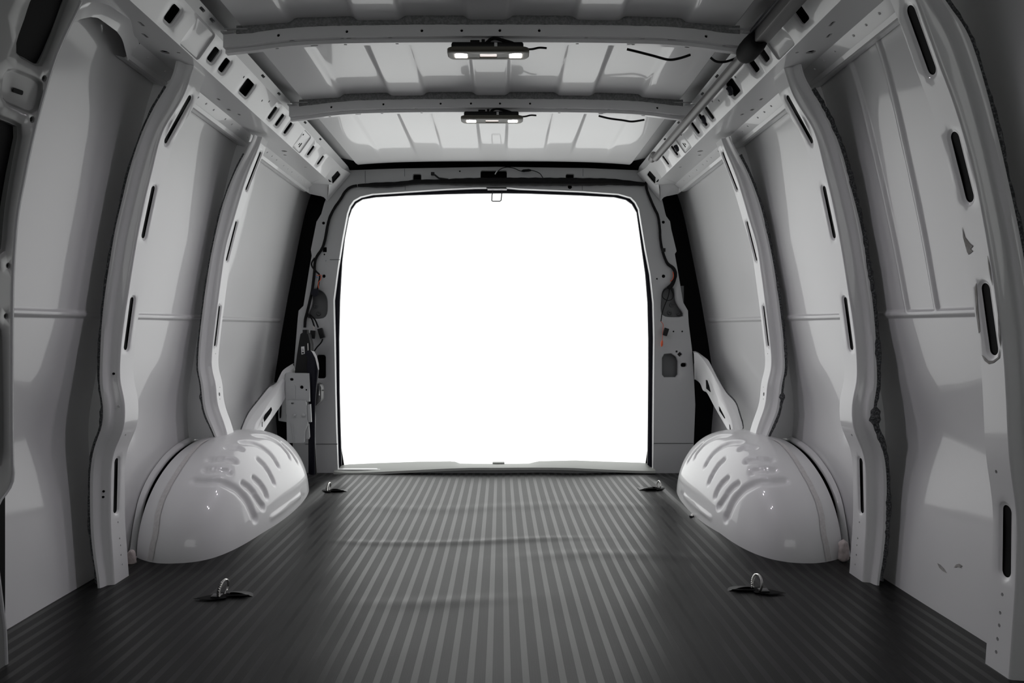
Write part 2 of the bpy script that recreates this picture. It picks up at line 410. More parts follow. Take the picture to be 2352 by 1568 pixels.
# outer tail skin that closes the body around the opening
YO = 3.40
big = [(-1.25, -.05), (1.25, -.05), (1.25, 1.6), (-1.25, 1.6)]
ol = [(p.x, p.z) for p in sealp]; ol = offset(ol, .03)
mb = MB(); plate(mb, big, [(ol, 0, 0, 0, 0)], lambda x, z, d: Vector((x, YO - d, z)), .12)
obj('outer_tail_skin', mb, CAVITY, WB)  # skin coloured black for the shade in the gaps beside the posts
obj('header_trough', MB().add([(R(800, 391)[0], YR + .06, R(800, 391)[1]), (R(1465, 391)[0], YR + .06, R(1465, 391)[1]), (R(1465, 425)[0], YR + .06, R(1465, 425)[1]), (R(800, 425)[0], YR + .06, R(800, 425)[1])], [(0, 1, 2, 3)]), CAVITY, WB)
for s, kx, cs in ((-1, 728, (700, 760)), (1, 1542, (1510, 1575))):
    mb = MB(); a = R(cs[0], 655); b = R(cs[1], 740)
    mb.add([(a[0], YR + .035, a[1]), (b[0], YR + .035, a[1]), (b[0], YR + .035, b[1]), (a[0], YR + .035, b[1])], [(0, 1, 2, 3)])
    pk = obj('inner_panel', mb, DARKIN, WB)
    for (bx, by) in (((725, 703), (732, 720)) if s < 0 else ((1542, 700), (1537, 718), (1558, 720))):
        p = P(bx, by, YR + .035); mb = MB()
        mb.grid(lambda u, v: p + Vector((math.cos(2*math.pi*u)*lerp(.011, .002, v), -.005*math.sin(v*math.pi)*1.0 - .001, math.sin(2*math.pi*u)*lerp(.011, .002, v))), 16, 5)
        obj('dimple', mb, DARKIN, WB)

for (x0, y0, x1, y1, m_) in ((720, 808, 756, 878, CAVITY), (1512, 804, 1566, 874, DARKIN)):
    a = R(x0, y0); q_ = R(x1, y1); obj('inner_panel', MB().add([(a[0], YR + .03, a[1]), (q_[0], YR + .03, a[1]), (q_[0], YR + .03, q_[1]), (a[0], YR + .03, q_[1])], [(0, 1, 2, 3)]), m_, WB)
# sill
top = [(778, 1069), (800, 1066), (870, 1063), (960, 1060), (1044, 1059), (1052, 1064), (1140, 1065), (1222, 1064), (1230, 1059), (1320, 1057), (1400, 1060), (1470, 1062), (1494, 1064)]
bot = [(766, 1083), (790, 1085), (830, 1085), (920, 1081), (1000, 1077), (1080, 1074), (1140, 1074), (1210, 1073.5), (1300, 1074), (1370, 1077), (1440, 1080), (1480, 1081), (1506, 1081)]
tp = resample([P(a, b, 3.40) for a, b in top], 60, smooth=False)
bt = resample([P(a, b, 3.255) for a, b in bot], 60)
mid = [a.lerp(b, .22) + Vector((0, 0, .004)) for a, b in zip(bt, tp)]
edge = [p + Vector((0, -.003, -.010)) for p in bt]
under = [p + Vector((0, .012, -.013)) for p in bt]
sl = obj('trim_1', MB().loops([under, edge, bt, mid, tp, [p + Vector((0, .02, -.03)) for p in tp]], closed=False), SILL, kind='structure', smooth=50)
sl['label'] = 'grey plastic sill plate across the foot of the tail opening'
mb = MB(); p = P(1145, 1064, 3.40); mb.box(p + Vector((0, .0, .003)), (.055, .03, .006), .002)
obj('striker_cover', mb, SILL, sl)

CABM = mat('dark_cab_trim', (.06, .06, .062), .8)
# unseen cab bulkhead behind the camera, windscreen opening sized for front fill light
mb = MB(); plate(mb, [(-1.05, -.03), (1.05, -.03), (1.05, 1.45), (-1.05, 1.45)], [(rrect(0, .92, .78, .36, .1), .02, .01, .03, 0)], lambda x, z, d: Vector((x, -1.3 + d, z)), .15)
WF = obj('wall_front', mb, CABM, kind='structure')
WF['label'] = 'unseen dark cab wall, its windscreen opening sized for front fill'
# unseen dark cab lining added around the viewer to cut front fill light
mb = MB(); mb.grid(lambda a_, b_: Vector((interp([(0, -.90), (.12, -.92), (.3, -.86), (.38, -.70), (.5, 0), (.62, .70), (.7, .86), (.88, .92), (1, .90)], a_), lerp(-1.29, .62, b_), interp([(0, .01), (.12, .5), (.3, 1.15), (.38, 1.30), (.5, 1.33), (.62, 1.30), (.7, 1.15), (.88, .5), (1, .01)], a_))), 40, 6)
mb.add([(-.95, -1.29, .012), (.95, -1.29, .012), (.95, .62, .012), (-.95, .62, .012)], [(0, 1, 2, 3)])
tc = obj('trim_2', mb, CABM, kind='structure'); tc['label'] = 'unseen dark cab lining added to cut front fill'

# ================= PILLARS =================
def tabs(rows, Y0, side):                    # rows of (py, px) on the plane Y0 -> [(z, half width)]
    t = [(CZ - (py - VY)/FPX*Y0, side*((px - VX)/FPX*Y0 - XC)) for py, px in rows]
    return sorted(t)
def pillar(name, side, Y0, w, front, outer, slots, holes, z0, z1, label, slot_hw, rimw, mirror_of=None, seal=True, fholes=(), capped=True):
    src = -1 if mirror_of else side
    tf = tabs(front, Y0, src); to = tabs(outer, Y0 - .028, src)
    def smooth_tab(t):
        n = 150; a, b = -.06, 1.34; raw = [interp(t, lerp(a, b, i/n)) for i in range(n + 1)]
        for _ in range(7): raw = [raw[0]] + [(raw[i-1] + 2*raw[i] + raw[i+1])/4 for i in range(1, n)] + [raw[-1]]
        def fn(z):
            k = min(max((z - a)/(b - a)*n, 0), n - .001); i = int(k); t_ = k - i
            return raw[i]*(1 - t_) + raw[i+1]*t_
        return fn
    hf = smooth_tab(tf); ho_ = smooth_tab(to); ho = lambda z: max(ho_(z), hf(z) + .02)
    th = thing(name, label, 'pillar', (fX(side, hf(z0)), Y0 + w/2, z0), 'slotted steel body pillars')
    def f(u, v, d):                          # u height, v along the van
        h = hf(u); dz = (hf(u + .01) - hf(u - .01))/.02; n = Vector((1, dz)).normalized()
        return Vector((fX(side, h - n.x*d), Y0 + v, u + n.y*d))
    hl = []
    def zy(px, py):                          # pixel on the face -> (z, v)
        Y = Y0 + w/2
        for _ in range(6):
            z = CZ - (py - VY)/FPX*Y; Y = abs((fX(src, hf(z)))*FPX/(px - VX))
        return z, min(max(Y - Y0, .22*w), .78*w)
    for (xa, ya, xb, yb) in slots:
        za, va = zy(xa, ya); zb, vb = zy(xb, yb); vm = w*.5
        va = lerp(va, vm, .5); vb = lerp(vb, vm, .5)
        hl.append((rrect((za + zb)/2, (va + vb)/2, abs(za - zb)/2, slot_hw, slot_hw*.98, 0, 6), rimw, .0032, .0006, 0))
    for (x, y, r) in holes:
        z, v = zy(x, y)
        if z > z0 + .01: hl.append((circ(z, v, r, 8), 0, 0, .004, 0))
    mb = MB(); plate(mb, [(lerp(z0, z1, i/90), 0) for i in range(91)] + [(lerp(z1, z0, i/90), w) for i in range(91)], hl, f, .014)
    obj('slotted_face', mb, PAINT, th, smooth=50); mb = MB()
    # rolled corner, front wall and weld flange
    prof = [(0, 0, 0), (-.0015, .0006, 0), (-.0035, .0028, 0), (-.0045, .006, 0), (-.007, 0, .52), (-.011, 0, .60), (-.020, 0, .66), (-.0275, 0, .80), (-.028, 0, .97), (-.0275, 0, 1.0), (-.0255, 0, 1.0)]
    def g(a, b):
        z = lerp(z0, z1, a); k = b*(len(prof) - 1); i = min(int(k), len(prof) - 2); t = k - i
        q = [lerp(prof[i][j], prof[i+1][j], t) for j in range(3)]
        h = hf(z); H = ho(z)
        return Vector((fX(side, h + q[1] + (H - h)*q[2]), Y0 + q[0], z))
    mb.grid(g, 90, len(prof) - 1)
    mb.grid(lambda a, b: Vector((fX(side, lerp(hf(lerp(z0, z1, a)), hw_skin(lerp(z0, z1, a)) + .004, b)), Y0 + w + .004*b, lerp(z0, z1, a))), 90, 2)
    mb.grid(lambda a, b: Vector((fX(side, hf(lerp(z0, z1, a)) + .016), Y0 + w*b, lerp(z0, z1, a))), 40, 1)
    obj('channel_side', mb, PAINT, th, smooth=50, weld=False)
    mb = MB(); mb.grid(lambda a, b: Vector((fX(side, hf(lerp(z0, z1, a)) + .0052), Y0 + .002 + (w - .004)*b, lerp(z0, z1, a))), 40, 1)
    obj('black_shade_backing', mb, CAVITY, th)  # black sheet added close behind the slots to paint their shade
    for (x, y, r, lit) in fholes:
        p = P(x, y, Y0 - .0065)
        if mirror_of: p.x = 2*XC - p.x
        m2 = MB().tube([p + Vector((0, -.0008, 0)), p + Vector((0, .002, 0))], r, 12); obj('round_hole', m2, WHITEP if lit else CAVITY, th)
    if seal:
        pts = [Vector((fX(side, ho(z) + .004), Y0 - .022 + .002*math.sin(z*31), z)) for z in [lerp(z0 + .01, z1 - .06, i/110) for i in range(111)]]
        rr = [seal*(1 + .35*noise.noise(Vector((p.z*22, side*4, Y0)))) for p in pts]
        rr = [r*(1.9 if abs(p.z - .41) < .012 else 1) for r, p in zip(rr, pts)]
        obj('sealant_bead', MB().tube(pts, rr, 9, jitter=.35), SEAL, th, smooth=80)
    return th, hf, ho

F1 = [(150, 446), (180, 436), (195, 433), (240, 412), (300, 374), (400, 351 - 3), (460, 333), (558, 314), (670, 296), (780, 280), (840, 276), (874, 275.5), (892, 279), (910, 286), (953, 288), (985, 285), (1004, 278), (1024, 266), (1055, 258), (1106, 255), (1200, 255), (1244, 258), (1334, 264), (1360, 266)]
O1 = [(150, 402), (171, 398), (230, 362), (300, 327), (400, 294), (460, 280), (527, 264), (600, 252), (680, 240), (780, 231), (890, 228), (905, 231), (927, 237), (979, 236), (995, 228), (1017, 219), (1055, 210), (1106, 206), (1200, 207), (1280, 214), (1326, 222), (1360, 225)]
F2 = [(300, 607), (330, 598), (400, 569), (450, 553), (502, 538), (566, 519), (619, 511), (693, 501), (783, 490), (820, 486.5), (843, 486), (858, 489), (871, 494), (890, 497), (915, 498), (932, 501), (948, 506), (973, 516), (990, 521), (1004, 524)]
O2 = [(300, 588), (329, 574), (400, 537), (477, 509), (540, 494), (604, 481), (706, 466), (800, 456), (851, 454), (865, 457), (877, 461), (902, 463), (940, 467), (966, 477), (994, 490), (1010, 496)]
F0 = [(-95, 2060), (-50, 2082), (0, 2103), (60, 2125), (153, 2158), (240, 2191), (357, 2226), (400, 2237), (528, 2262), (630, 2279), (732, 2293), (800, 2303), (928, 2311), (1020, 2315), (1070, 2319), (1132, 2328), (1194, 2335), (1300, 2333), (1474, 2322), (1561, 2316), (1600, 2313)]
O0 = [(-95, 2118), (0, 2170), (64, 2219), (150, 2250), (280, 2285), (400, 2313), (591, 2352), (800, 2378), (1020, 2390), (1100, 2400), (1300, 2408), (1600, 2400)]
S1 = [(435, 216, 389, 334), (357, 428, 328, 547), (303, 682, 289, 804), (265, 1054, 265, 1179)]
S2 = [(602, 350, 568, 438), (544, 508, 525, 600), (505, 702, 494, 795)]
S0 = [(2087, 12, 2145, 170), (2190, 302, 2226, 465), (2262, 650, 2282, 816), (2308, 1160, 2314, 1328)]
H1 = [(271, 1199, .0025), (275, 1236, .0025), (277, 1252, .0025), (278, 1274, .0025), (281, 1296, .0025), (288, 999, .003)]
H2 = [(504, 905, .0065), (505, 889, .002), (505, 916, .002), (495, 812, .002)]
H0 = [(2302, 1365, .0035), (2297, 1407, .0035), (2295, 1436, .0035), (2291, 1467, .0035), (2288, 1497, .0035), (2283, 1527, .0035), (2288, 1083, .0035)]
FH1 = [(261, 858, .003, 0), (272, 933, .003, 1), (238, 1128, .003, 0), (237, 1141, .003, 0)]
pillar('body_pillar', -1, 1.80, .066, F1, O1, S1, H1, .0, 1.262, 'white slotted pillar on the left wall in front of the wheel housing, nearer one', .0085, .0065, seal=.004, fholes=FH1)
pillar('body_pillar', 1, 1.82, .066, F1, O1, S1, H1, .0, 1.262, 'white slotted pillar on the right wall in front of the wheel housing, with grey sealant', .0085, .0065, mirror_of=1, seal=.0075)
pillar('body_pillar', -1, 2.40, .056, F2, O2, S2, H2, .262, 1.25, 'white pillar standing on top of the left wheel housing', .0075, .006, seal=.003)
pillar('body_pillar', 1, 2.42, .056, F2, O2, S2, H2, .262, 1.25, 'white pillar standing on top of the right wheel housing', .0075, .006, mirror_of=1, seal=.006)
p0, hf0, ho0 = pillar('body_pillar', 1, 1.30, .062, F0, O0, S0, H0, .0, 1.27, 'largest white pillar at the right edge, with brown scuffs beside its slots', .0115, .008, seal=.005)
# scuffed and dirty paint beside the third slot
def on_face0(px, py):
    Y = 1.33
    for _ in range(6):
        z = CZ - (py - VY)/FPX*Y; Y = fX(1, hf0(z))*FPX/(px - VX)
    return Vector((fX(1, hf0(z)) - .0006, Y, z))
for poly in ([(2211, 522), (2217, 545), (2229, 560), (2236, 565), (2230, 572), (2235, 577), (2226, 585), (2222, 578), (2213, 545)], [(2269, 587), (2275, 615), (2278, 640), (2281, 655), (2276, 640), (2272, 615)],
             [(2256, 815), (2262, 828), (2272, 836), (2283, 833), (2296, 822), (2298, 800), (2293, 820), (2282, 828), (2270, 828), (2260, 818)], [(2243, 650), (2246, 700), (2252, 760), (2249, 765), (2243, 720), (2240, 660)], [(2293, 700), (2298, 760), (2299, 800), (2294, 770)]):
    obj('scuff_mark', MB().prism([(a, b) for a, b in poly], lambda u, v, d: on_face0(u, v) + Vector((-d, 0, 0)), 0, .0004), SCUFF, p0)

# ================= ROOF RAILS =================
Ar, Br, Cr, Dr, Er = (.650, .725), (.696, .660), (.786, .665), (.813, .645), (.818, .636)
Fl = (.630, .7395)
def line_hit(px, py, side, A, B):            # pixel -> (Y, distance along A-B) on the long strip spanned by A-B
    XA, XB = A[0] - side*(-XC)*1, B[0] - side*(-XC)*1
    XA = A[0] + side*XC; XB = B[0] + side*XC
    k = (VY - py)/(side*(px - VX)); t = (k*XA - A[1])/((B[1] - A[1]) - k*(XB - XA))
    X = XA + (XB - XA)*t; L = math.hypot(B[0] - A[0], B[1] - A[1])
    return X*FPX/(side*(px - VX)), t*L
def strip_f(side, A, B, sgn=1):
    L = math.hypot(B[0] - A[0], B[1] - A[1]); du, dv = (B[0] - A[0])/L, (B[1] - A[1])/L
    nx, nz = (dv, -du) if (dv < 0 and du >= 0) else (-dv, du)
    def f(u, v, d): return Vector((fX(side, A[0] + du*v + sgn*nx*d), u, CZ + A[1] + dv*v + sgn*nz*d))
    return f, L
def rrecess(u0, u1, v0, v1): return rrect((u0 + u1)/2, (v0 + v1)/2, (u1 - u0)/2, (v1 - v0)/2, .006)
RH = [(398, 35, .018, .020), (490, 131, .0165, .019), (513, 158, .0165, .019), (567, 206, .030, .022), (626, 264, .0135, .022), (643, 279, .0135, .022), (661, 299, .0135, .022), (714, 349, .0135, .021), (736, 371, .0125, .021)]
def roof_rail(side, label):
    Ye = 3.06; Ys = .95
    th = thing('roof_rail', label, 'rail', (fX(side, .68), 2.0, CZ + .66), 'roof rails')
    f, L = strip_f(side, Ar, Br); hs = []
    for (px, py, hu, hv) in RH:
        Y, v = line_hit(px, py, -1, Ar, Br); v = L*.5
        hs.append((rrect(Y, v, hu, hv, .007), .0075, .0032, .003, 0))
    hs.append((rrecess(1.672, 1.768, .006, L - .006), .004, .004, 0, 1)); hs.append((rrecess(2.575, 2.665, .006, L - .006), .004, .004, 0, 1))
    for (px, py) in ((560, 177), (602, 231), (618, 233)):
        Y, v = line_hit(px, py, -1, Ar, Br); hs.append((circ(Y, min(max(v, .01), L - .01), .0038, 8), 0, 0, .004, 0))
    for (px, py, r) in ((698, 312, .003), (686, 332, .003)):
        pass
    def ol(y0, y1, L_, st=.05):
        n = int((y1 - y0)/st); a = [(lerp(y0, y1, i/n), 0) for i in range(n + 1)]; return a + [(p[0], L_) for p in a[::-1]]
    mb = MB(); plate(mb, ol(Ys, Ye, L), hs, f, .03)
    obj('punched_face', mb, PAINT, th, smooth=40)
    # small punched pieces inside the second recess
    mb = MB(); 
    for (yy, vv, a, b) in ((2.60, .018, .004, .003), (2.635, .052, .004, .009), (2.62, .052, .003, .004)):
        mb.prism(rrect(yy, vv, a, b, .001), lambda u, v, d: f(u, v, -.0038 + d), 0, .0003)
    obj('small_punched_hole', mb, CAVITY, th, kind='stuff')
    # underside with drain holes
    fu, Lu = strip_f(side, Br, Cr); fuu = lambda u, v, d: fu(u, v, 0) + Vector((0, 0, d))
    hs = []
    for (px, py, a, b) in ((324, 55, .012, .0035), (333, 82, .012, .0035), (378, 120, .011, .010), (410, 121, .004, .004), (502, 228, .009, .004), (525, 252, .008, .005), (549, 263, .008, .004), (653, 347, .010, .010), (655, 356, .006, .006), (702, 384, .007, .005)):
        Y, v = line_hit(px, py, -1, Br, Cr); v = min(max(v, .014), Lu - .014); hs.append((rrect(Y, v, a, b, min(a, b)*.95, 0, 3), 0, 0, .005, 0))
    mb = MB(); plate(mb, ol(Ys, 3.20, Lu), hs, lambda u, v, d: fuu(u, v, -d), .03)
    obj('underside', mb, PAINT, th, smooth=40)
    # upper flange with notches
    ff, Lf = strip_f(side, Fl, Ar); hs = []
    for (px, py) in ((478, 12), (487, 47), (520, 85), (604, 175), (640, 216), (700, 282), (735, 320)):
        Y, v = line_hit(px, py, -1, Fl, Ar); hs.append((rrect(Y, Lf*.38, .012, .0035, .003), 0, 0, .004, 0))
    mb = MB(); plate(mb, ol(Ys, 3.20, Lf), hs, ff, .02)
    e = [Vector((fX(side, Fl[0]), y, CZ + Fl[1])) for y in (Ys, 3.2)]
    mb.strip(e, [p + Vector((side*.012, 0, .006)) for p in e])
    obj('upper_flange', mb, PAINT2, th, smooth=40)
    # black sheets added for the shade behind the punched face
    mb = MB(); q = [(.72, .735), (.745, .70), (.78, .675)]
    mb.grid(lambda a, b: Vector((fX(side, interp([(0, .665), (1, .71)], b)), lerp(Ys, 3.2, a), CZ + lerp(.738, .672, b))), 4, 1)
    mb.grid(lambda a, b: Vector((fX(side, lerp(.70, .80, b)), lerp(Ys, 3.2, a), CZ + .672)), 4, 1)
    obj('black_shade_backing', mb, CAVITY, th)
    # drip strip and spot welds along the outer edge
    y0 = 1.675 if side < 0 else Ys
    mb = MB()
    prof = [Cr, (.7995, .655), Dr, (.8122, .6452), Er, (.824, .634), (.845, .640)]
    for i in range(len(prof) - 1):
        a, b = prof[i], prof[i+1]
        if i == 2: continue
        mb.strip([Vector((fX(side, a[0]), y, CZ + a[1])) for y in (y0, 3.22)], [Vector((fX(side, b[0]), y, CZ + b[1])) for y in (y0, 3.22)])
    mb.strip([Vector((fX(side, .8133), y, CZ + .6448)) for y in (y0, 3.22)], [Vector((fX(side, .8108), y, CZ + .6425)) for y in (y0, 3.22)])
    mb.strip([Vector((fX(side, .8108), y, CZ + .6425)) for y in (y0, 3.22)], [Vector((fX(side, .8158), y, CZ + .6335)) for y in (y0, 3.22)])
    obj('drip_strip', mb, PAINT, th, smooth=15)
    mb = MB(); y = y0 + .06; k = 0
    while y < 3.15:
        c = Vector((fX(side, .7975), y, CZ + .6565)); n = Vector((-side*.6, 0, -.8))
        mb.grid(lambda u, v: c + n*(.0022*math.sin(v*math.pi/2)) + Vector((side*.8, 0, -.6))*math.cos(2*math.pi*u)*.0035*math.cos(v*1.5) + Vector((0, 1, 0))*math.sin(2*math.pi*u)*.0035*math.cos(v*1.5), 8, 3)
        y += .055 if k % 3 else .09; k += 1
    obj('spot_weld', mb, PAINT, th, kind='stuff')
    return th
roof_rail(-1, 'white punched roof rail along the left side of the ceiling')
roof_rail(1, 'white punched roof rail along the right side, beside the grey pipe')

# corner gussets where the rails meet the tail frame
def gusset(side, label):
    side_ = side
    g = thing('corner_gusset', label, 'bracket', (fX(side, .72), 3.15, CZ + .6), 'rear roof corner gussets')
    def S(p): return Vector((p.x if side < 0 else 2*XC - p.x, p.y, p.z))
    Y0 = 3.06
    A0 = Vector((fX(-1, Ar[0]), Y0, CZ + Ar[1])); B0 = Vector((fX(-1, Br[0]), Y0, CZ + Br[1]))
    A1 = P(806, 398, YR - .004); B1 = P(752, 462, YR - .004); Am = Vector((fX(-1, Ar[0]), 3.17, CZ + Ar[1])); Bm = P(755.5, 418, 3.20)
    def f(u, v, d):
        a = A0.lerp(Am, u*2) if u < .5 else Am.lerp(A1, u*2 - 1); b = B0.lerp(Bm, u*2) if u < .5 else Bm.lerp(B1, u*2 - 1)
        p = a.lerp(b, v); return S(p + Vector((.5, -.6, -.6)).normalized()*d*1.0)
    mb = MB()
    plate(mb, [(i/16, 0) for i in range(17)] + [(1, j/8) for j in range(1, 9)] + [(i/16, 1) for i in range(15, -1, -1)] + [(0, j/8) for j in range(7, 0, -1)],
          [(rrect(.56, .50, .13, .24, .05), .03, .003, .003, 0)], f, .06)
    obj('gusset_face', mb, PAINT, g, smooth=60)
    # flange continuing to the header corner
    Fa = Vector((fX(-1, Fl[0]), 3.19, CZ + Fl[1])); mb = MB()
    a = [Vector((fX(-1, Ar[0]), 3.17, CZ + Ar[1])), A1]
    b = [Vector((fX(-1, Fl[0]), 3.20, CZ + Fl[1])), P(803, 391, YR - .003)]
    mb.strip([S(p) for p in a], [S(p) for p in b]); obj('flange', mb, PAINT2, g)
    # boxed lower web
    mb = MB(); C0 = Vector((fX(-1, Cr[0]), 3.20, CZ + Cr[1]))
    q0 = [B0, Bm, P(753, 430, 3.23), B1]
    q1 = [Vector((fX(-1, .745), 3.12, CZ + .662)), P(722, 413, 3.20), P(724, 428, 3.22), P(744, 453, 3.26)]
    q2 = [Vector((fX(-1, .786), 3.19, CZ + .664)), P(708, 425, 3.22), P(710, 440, 3.24), P(736, 450, 3.26)]
    q3 = [P(703, 434, 3.22), P(704, 440, 3.23), P(711, 445, 3.25), P(734, 450, 3.26)]
    mb.loops([[S(p) for p in q] for q in (q0, q1, q2, q3)], closed=False)
    obj('lower_web', mb, PAINT, g, smooth=25)
    mb = MB(); mb.grid(lambda a_, b_: f(.25 + .6*a_, .12 + .76*b_, -.009), 4, 4); obj('black_shade_backing', mb, CAVITY, g)  # black sheet painting the shade inside the gusset hole
gusset(-1, 'white pressed corner gusset at the rear end of the left roof rail')
gusset(1, 'white pressed corner gusset at the rear end of the right roof rail')

# ================= ROOF BOWS =================
def bow(Yb, label):
    th = thing('roof_bow', label, 'beam', (XC, Yb, CZ + .70), 'roof cross beams')
    H = .632; T = .008
    def zt(x): return Rz(min(abs(x), .56)) - T - .014*max(0, (abs(x) - .40)/.23)**2
    prof = [(0, 0), (0, -.030), (.0155, -.030), (.0155, -.039), (.030, -.039), (.032, -.005)]
    def sf(k):
        a, b = prof[k], prof[k+1]; L = math.hypot(b[0]-a[0], b[1]-a[1]); t = ((b[0]-a[0])/L, (b[1]-a[1])/L); n = (-t[1], t[0])
        if k in (0, 2): n = (-1, 0)
        if k in (1, 3): n = (0, -1)
        return (lambda u, v, d: Vector((XC + u, Yb + a[0] + t[0]*v + n[0]*d, CZ + zt(u) + a[1] + t[1]*v + n[1]*d)), L)
    hol = {0: [(x, .017, .0034, .0034) for x in (-.50, -.337, -.158, -.063, .028, .122, .52)], 1: [(x, .008, a, .003) for x, a in ((-.47, .006), (-.35, .004), (-.334, .006), (-.235, .005), (-.05, .012), (-.012, .004), (.025, .012), (.235, .005), (.37, .005), (.44, .010), (.565, .004))],
           3: [(x, .007, a, .003) for x, a in ((-.51, .004), (-.42, .009), (-.345, .004), (-.22, .004), (.215, .004), (.35, .004), (.48, .006))]}
    mb = MB()
    for k in range(5):
        f, L = sf(k); hs = [(rrect(x, v, a, b, b*.95, 0, 3), 0, 0, .004, 0) for (x, v, a, b) in hol.get(k, ())]
        n = 40; o = [(lerp(-H, H, i/n), 0) for i in range(n + 1)] + [(lerp(H, -H, i/n), L) for i in range(n + 1)]
        plate(mb, o, hs, f, .03)
    obj('pressed_beam', mb, PAINT, th, smooth=30)
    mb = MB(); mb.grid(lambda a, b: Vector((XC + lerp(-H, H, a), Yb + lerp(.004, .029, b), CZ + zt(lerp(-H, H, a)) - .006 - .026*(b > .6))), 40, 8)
    obj('black_shade_backing', mb, CAVITY, th)  # added black sheet gives the beam holes their shade
    def foam(a, b):
        x = lerp(-.60, .60, a); top = Rz(min(abs(x), .585)) + rib(x, Yb) + .002; bot = zt(x) - .003
        j = .0016*noise.noise(Vector((x*70, b*6, Yb))); prof2 = [(.0, bot), (-.002, bot + .003), (-.0015, lerp(bot, top, .5)), (0, top - .001), (.004, top)]
        k = b*4; i = min(int(k), 3); t = k - i
        return Vector((XC + x, Yb - .001 + lerp(prof2[i][0], prof2[i+1][0], t) + j, CZ + lerp(prof2[i][1], prof2[i+1][1], t) + (j if b < .99 else 0)))
    obj('sealant_bead', MB().grid(foam, 300, 4), SEAL2, th, smooth=80)
    for s in (-1, 1):
        mb = MB(); c = Vector((fX(s, .60), Yb - .004, CZ + .734)); mb.box(c, (.055, .002, .003), 0); mb.box(c + Vector((s*.02, .02, -.008)), (.03, .05, .002)); obj('end_tab', mb, PAINT2, th)
    return zt
zt1 = bow(1.765, 'grey white pressed roof cross beam nearest the viewer, above the first dome lamp')
zt2 = bow(2.315, 'grey white pressed roof cross beam further back, above the second dome lamp')

# ================= WHEEL HOUSINGS =================
YW, AW, BW, HW, HWB = 2.46, .505, .285, .287, .955
beads_px = [ # (points, half width m, depth m)
    ([(522, 1028), (545, 1027), (553, 1030)], .010), ([(483, 1056), (520, 1056), (537, 1059)], .010), ([(474, 1080), (510, 1080), (525, 1083)], .010),
    ([(449, 1106), (485, 1107), (512, 1110), (540, 1123), (562, 1145), (578, 1175), (584, 1190)], .011),
    ([(560, 1112), (578, 1128), (590, 1147), (602, 1163)], .010), ([(584, 1100), (598, 1113), (608, 1128), (612, 1138)], .010), ([(594, 1057), (606, 1068), (618, 1085), (628, 1106)], .010),
    ([(556, 1016), (580, 1018), (604, 1028), (625, 1047), (638, 1068)], .010), ([(585, 1000), (612, 1003), (640, 1018), (660, 1040), (665, 1050)], .009), ([(650, 1020), (668, 1038), (682, 1060)], .008)]
def dome0(a, s):                              # a 0..1 front foot to rear foot, s 0..1 skin to inner tip
    k = (1 - s**5.5)**(1/2.3)
    th = math.pi*(1 - a); c, sn = math.cos(th), math.sin(th)
    y = math.copysign(abs(c)**.92, c)*AW*k; z = abs(sn)**.94*HW*(k if s < .001 else k**1.0)
    h = HWB - BW*s - .0*z
    # the inner shoulder leans outwards with height
    h += .055*max(0, z/HW)**2*s**2
    q = max(0, 1 - s/.40); y *= 1 - .095*q*q; z *= 1 - .07*q*q
    return h, YW + y, z
def dome_hit(px, py):                          # first point of the housing on the pixel's ray (left side)
    best = None; d = Vector(((px - VX)/FPX, 1, -(py - VY)/FPX))
    Y = 1.85
    while Y < 3.0:
        p = Vector((d.x*Y, Y, CZ + d.z*Y)); h = XC - p.x; s = (HWB - h)/BW
        if 0 <= s < 1:
            q = 0
            for _ in range(3):
                s = (HWB - h + .055*max(0, min(1, p.z/HW))**2*max(s, 0)**2)/BW
            if s < 1:
                k = (1 - s**5.5)**(1/2.3)
                if k > 1e-3 and (abs(Y - YW)/(AW*k))**(2/.93) + (max(p.z, 0)/(HW*k))**(2/.93) <= 1: return p
        Y += .004
    return None
beads = []
for pts, w in beads_px:
    hp = [dome_hit(*q) for q in resample([Vector((a, b, 0)) for a, b in pts], 14) for q in [(q.x, q.y)]]
    hp = [p for p in hp if p]
    if len(hp) > 2: beads.append((hp, w))
edge_line = ([Vector((fX(-1, .677), 2.60, .045)), Vector((fX(-1, .672), 2.28, .045))], .008)
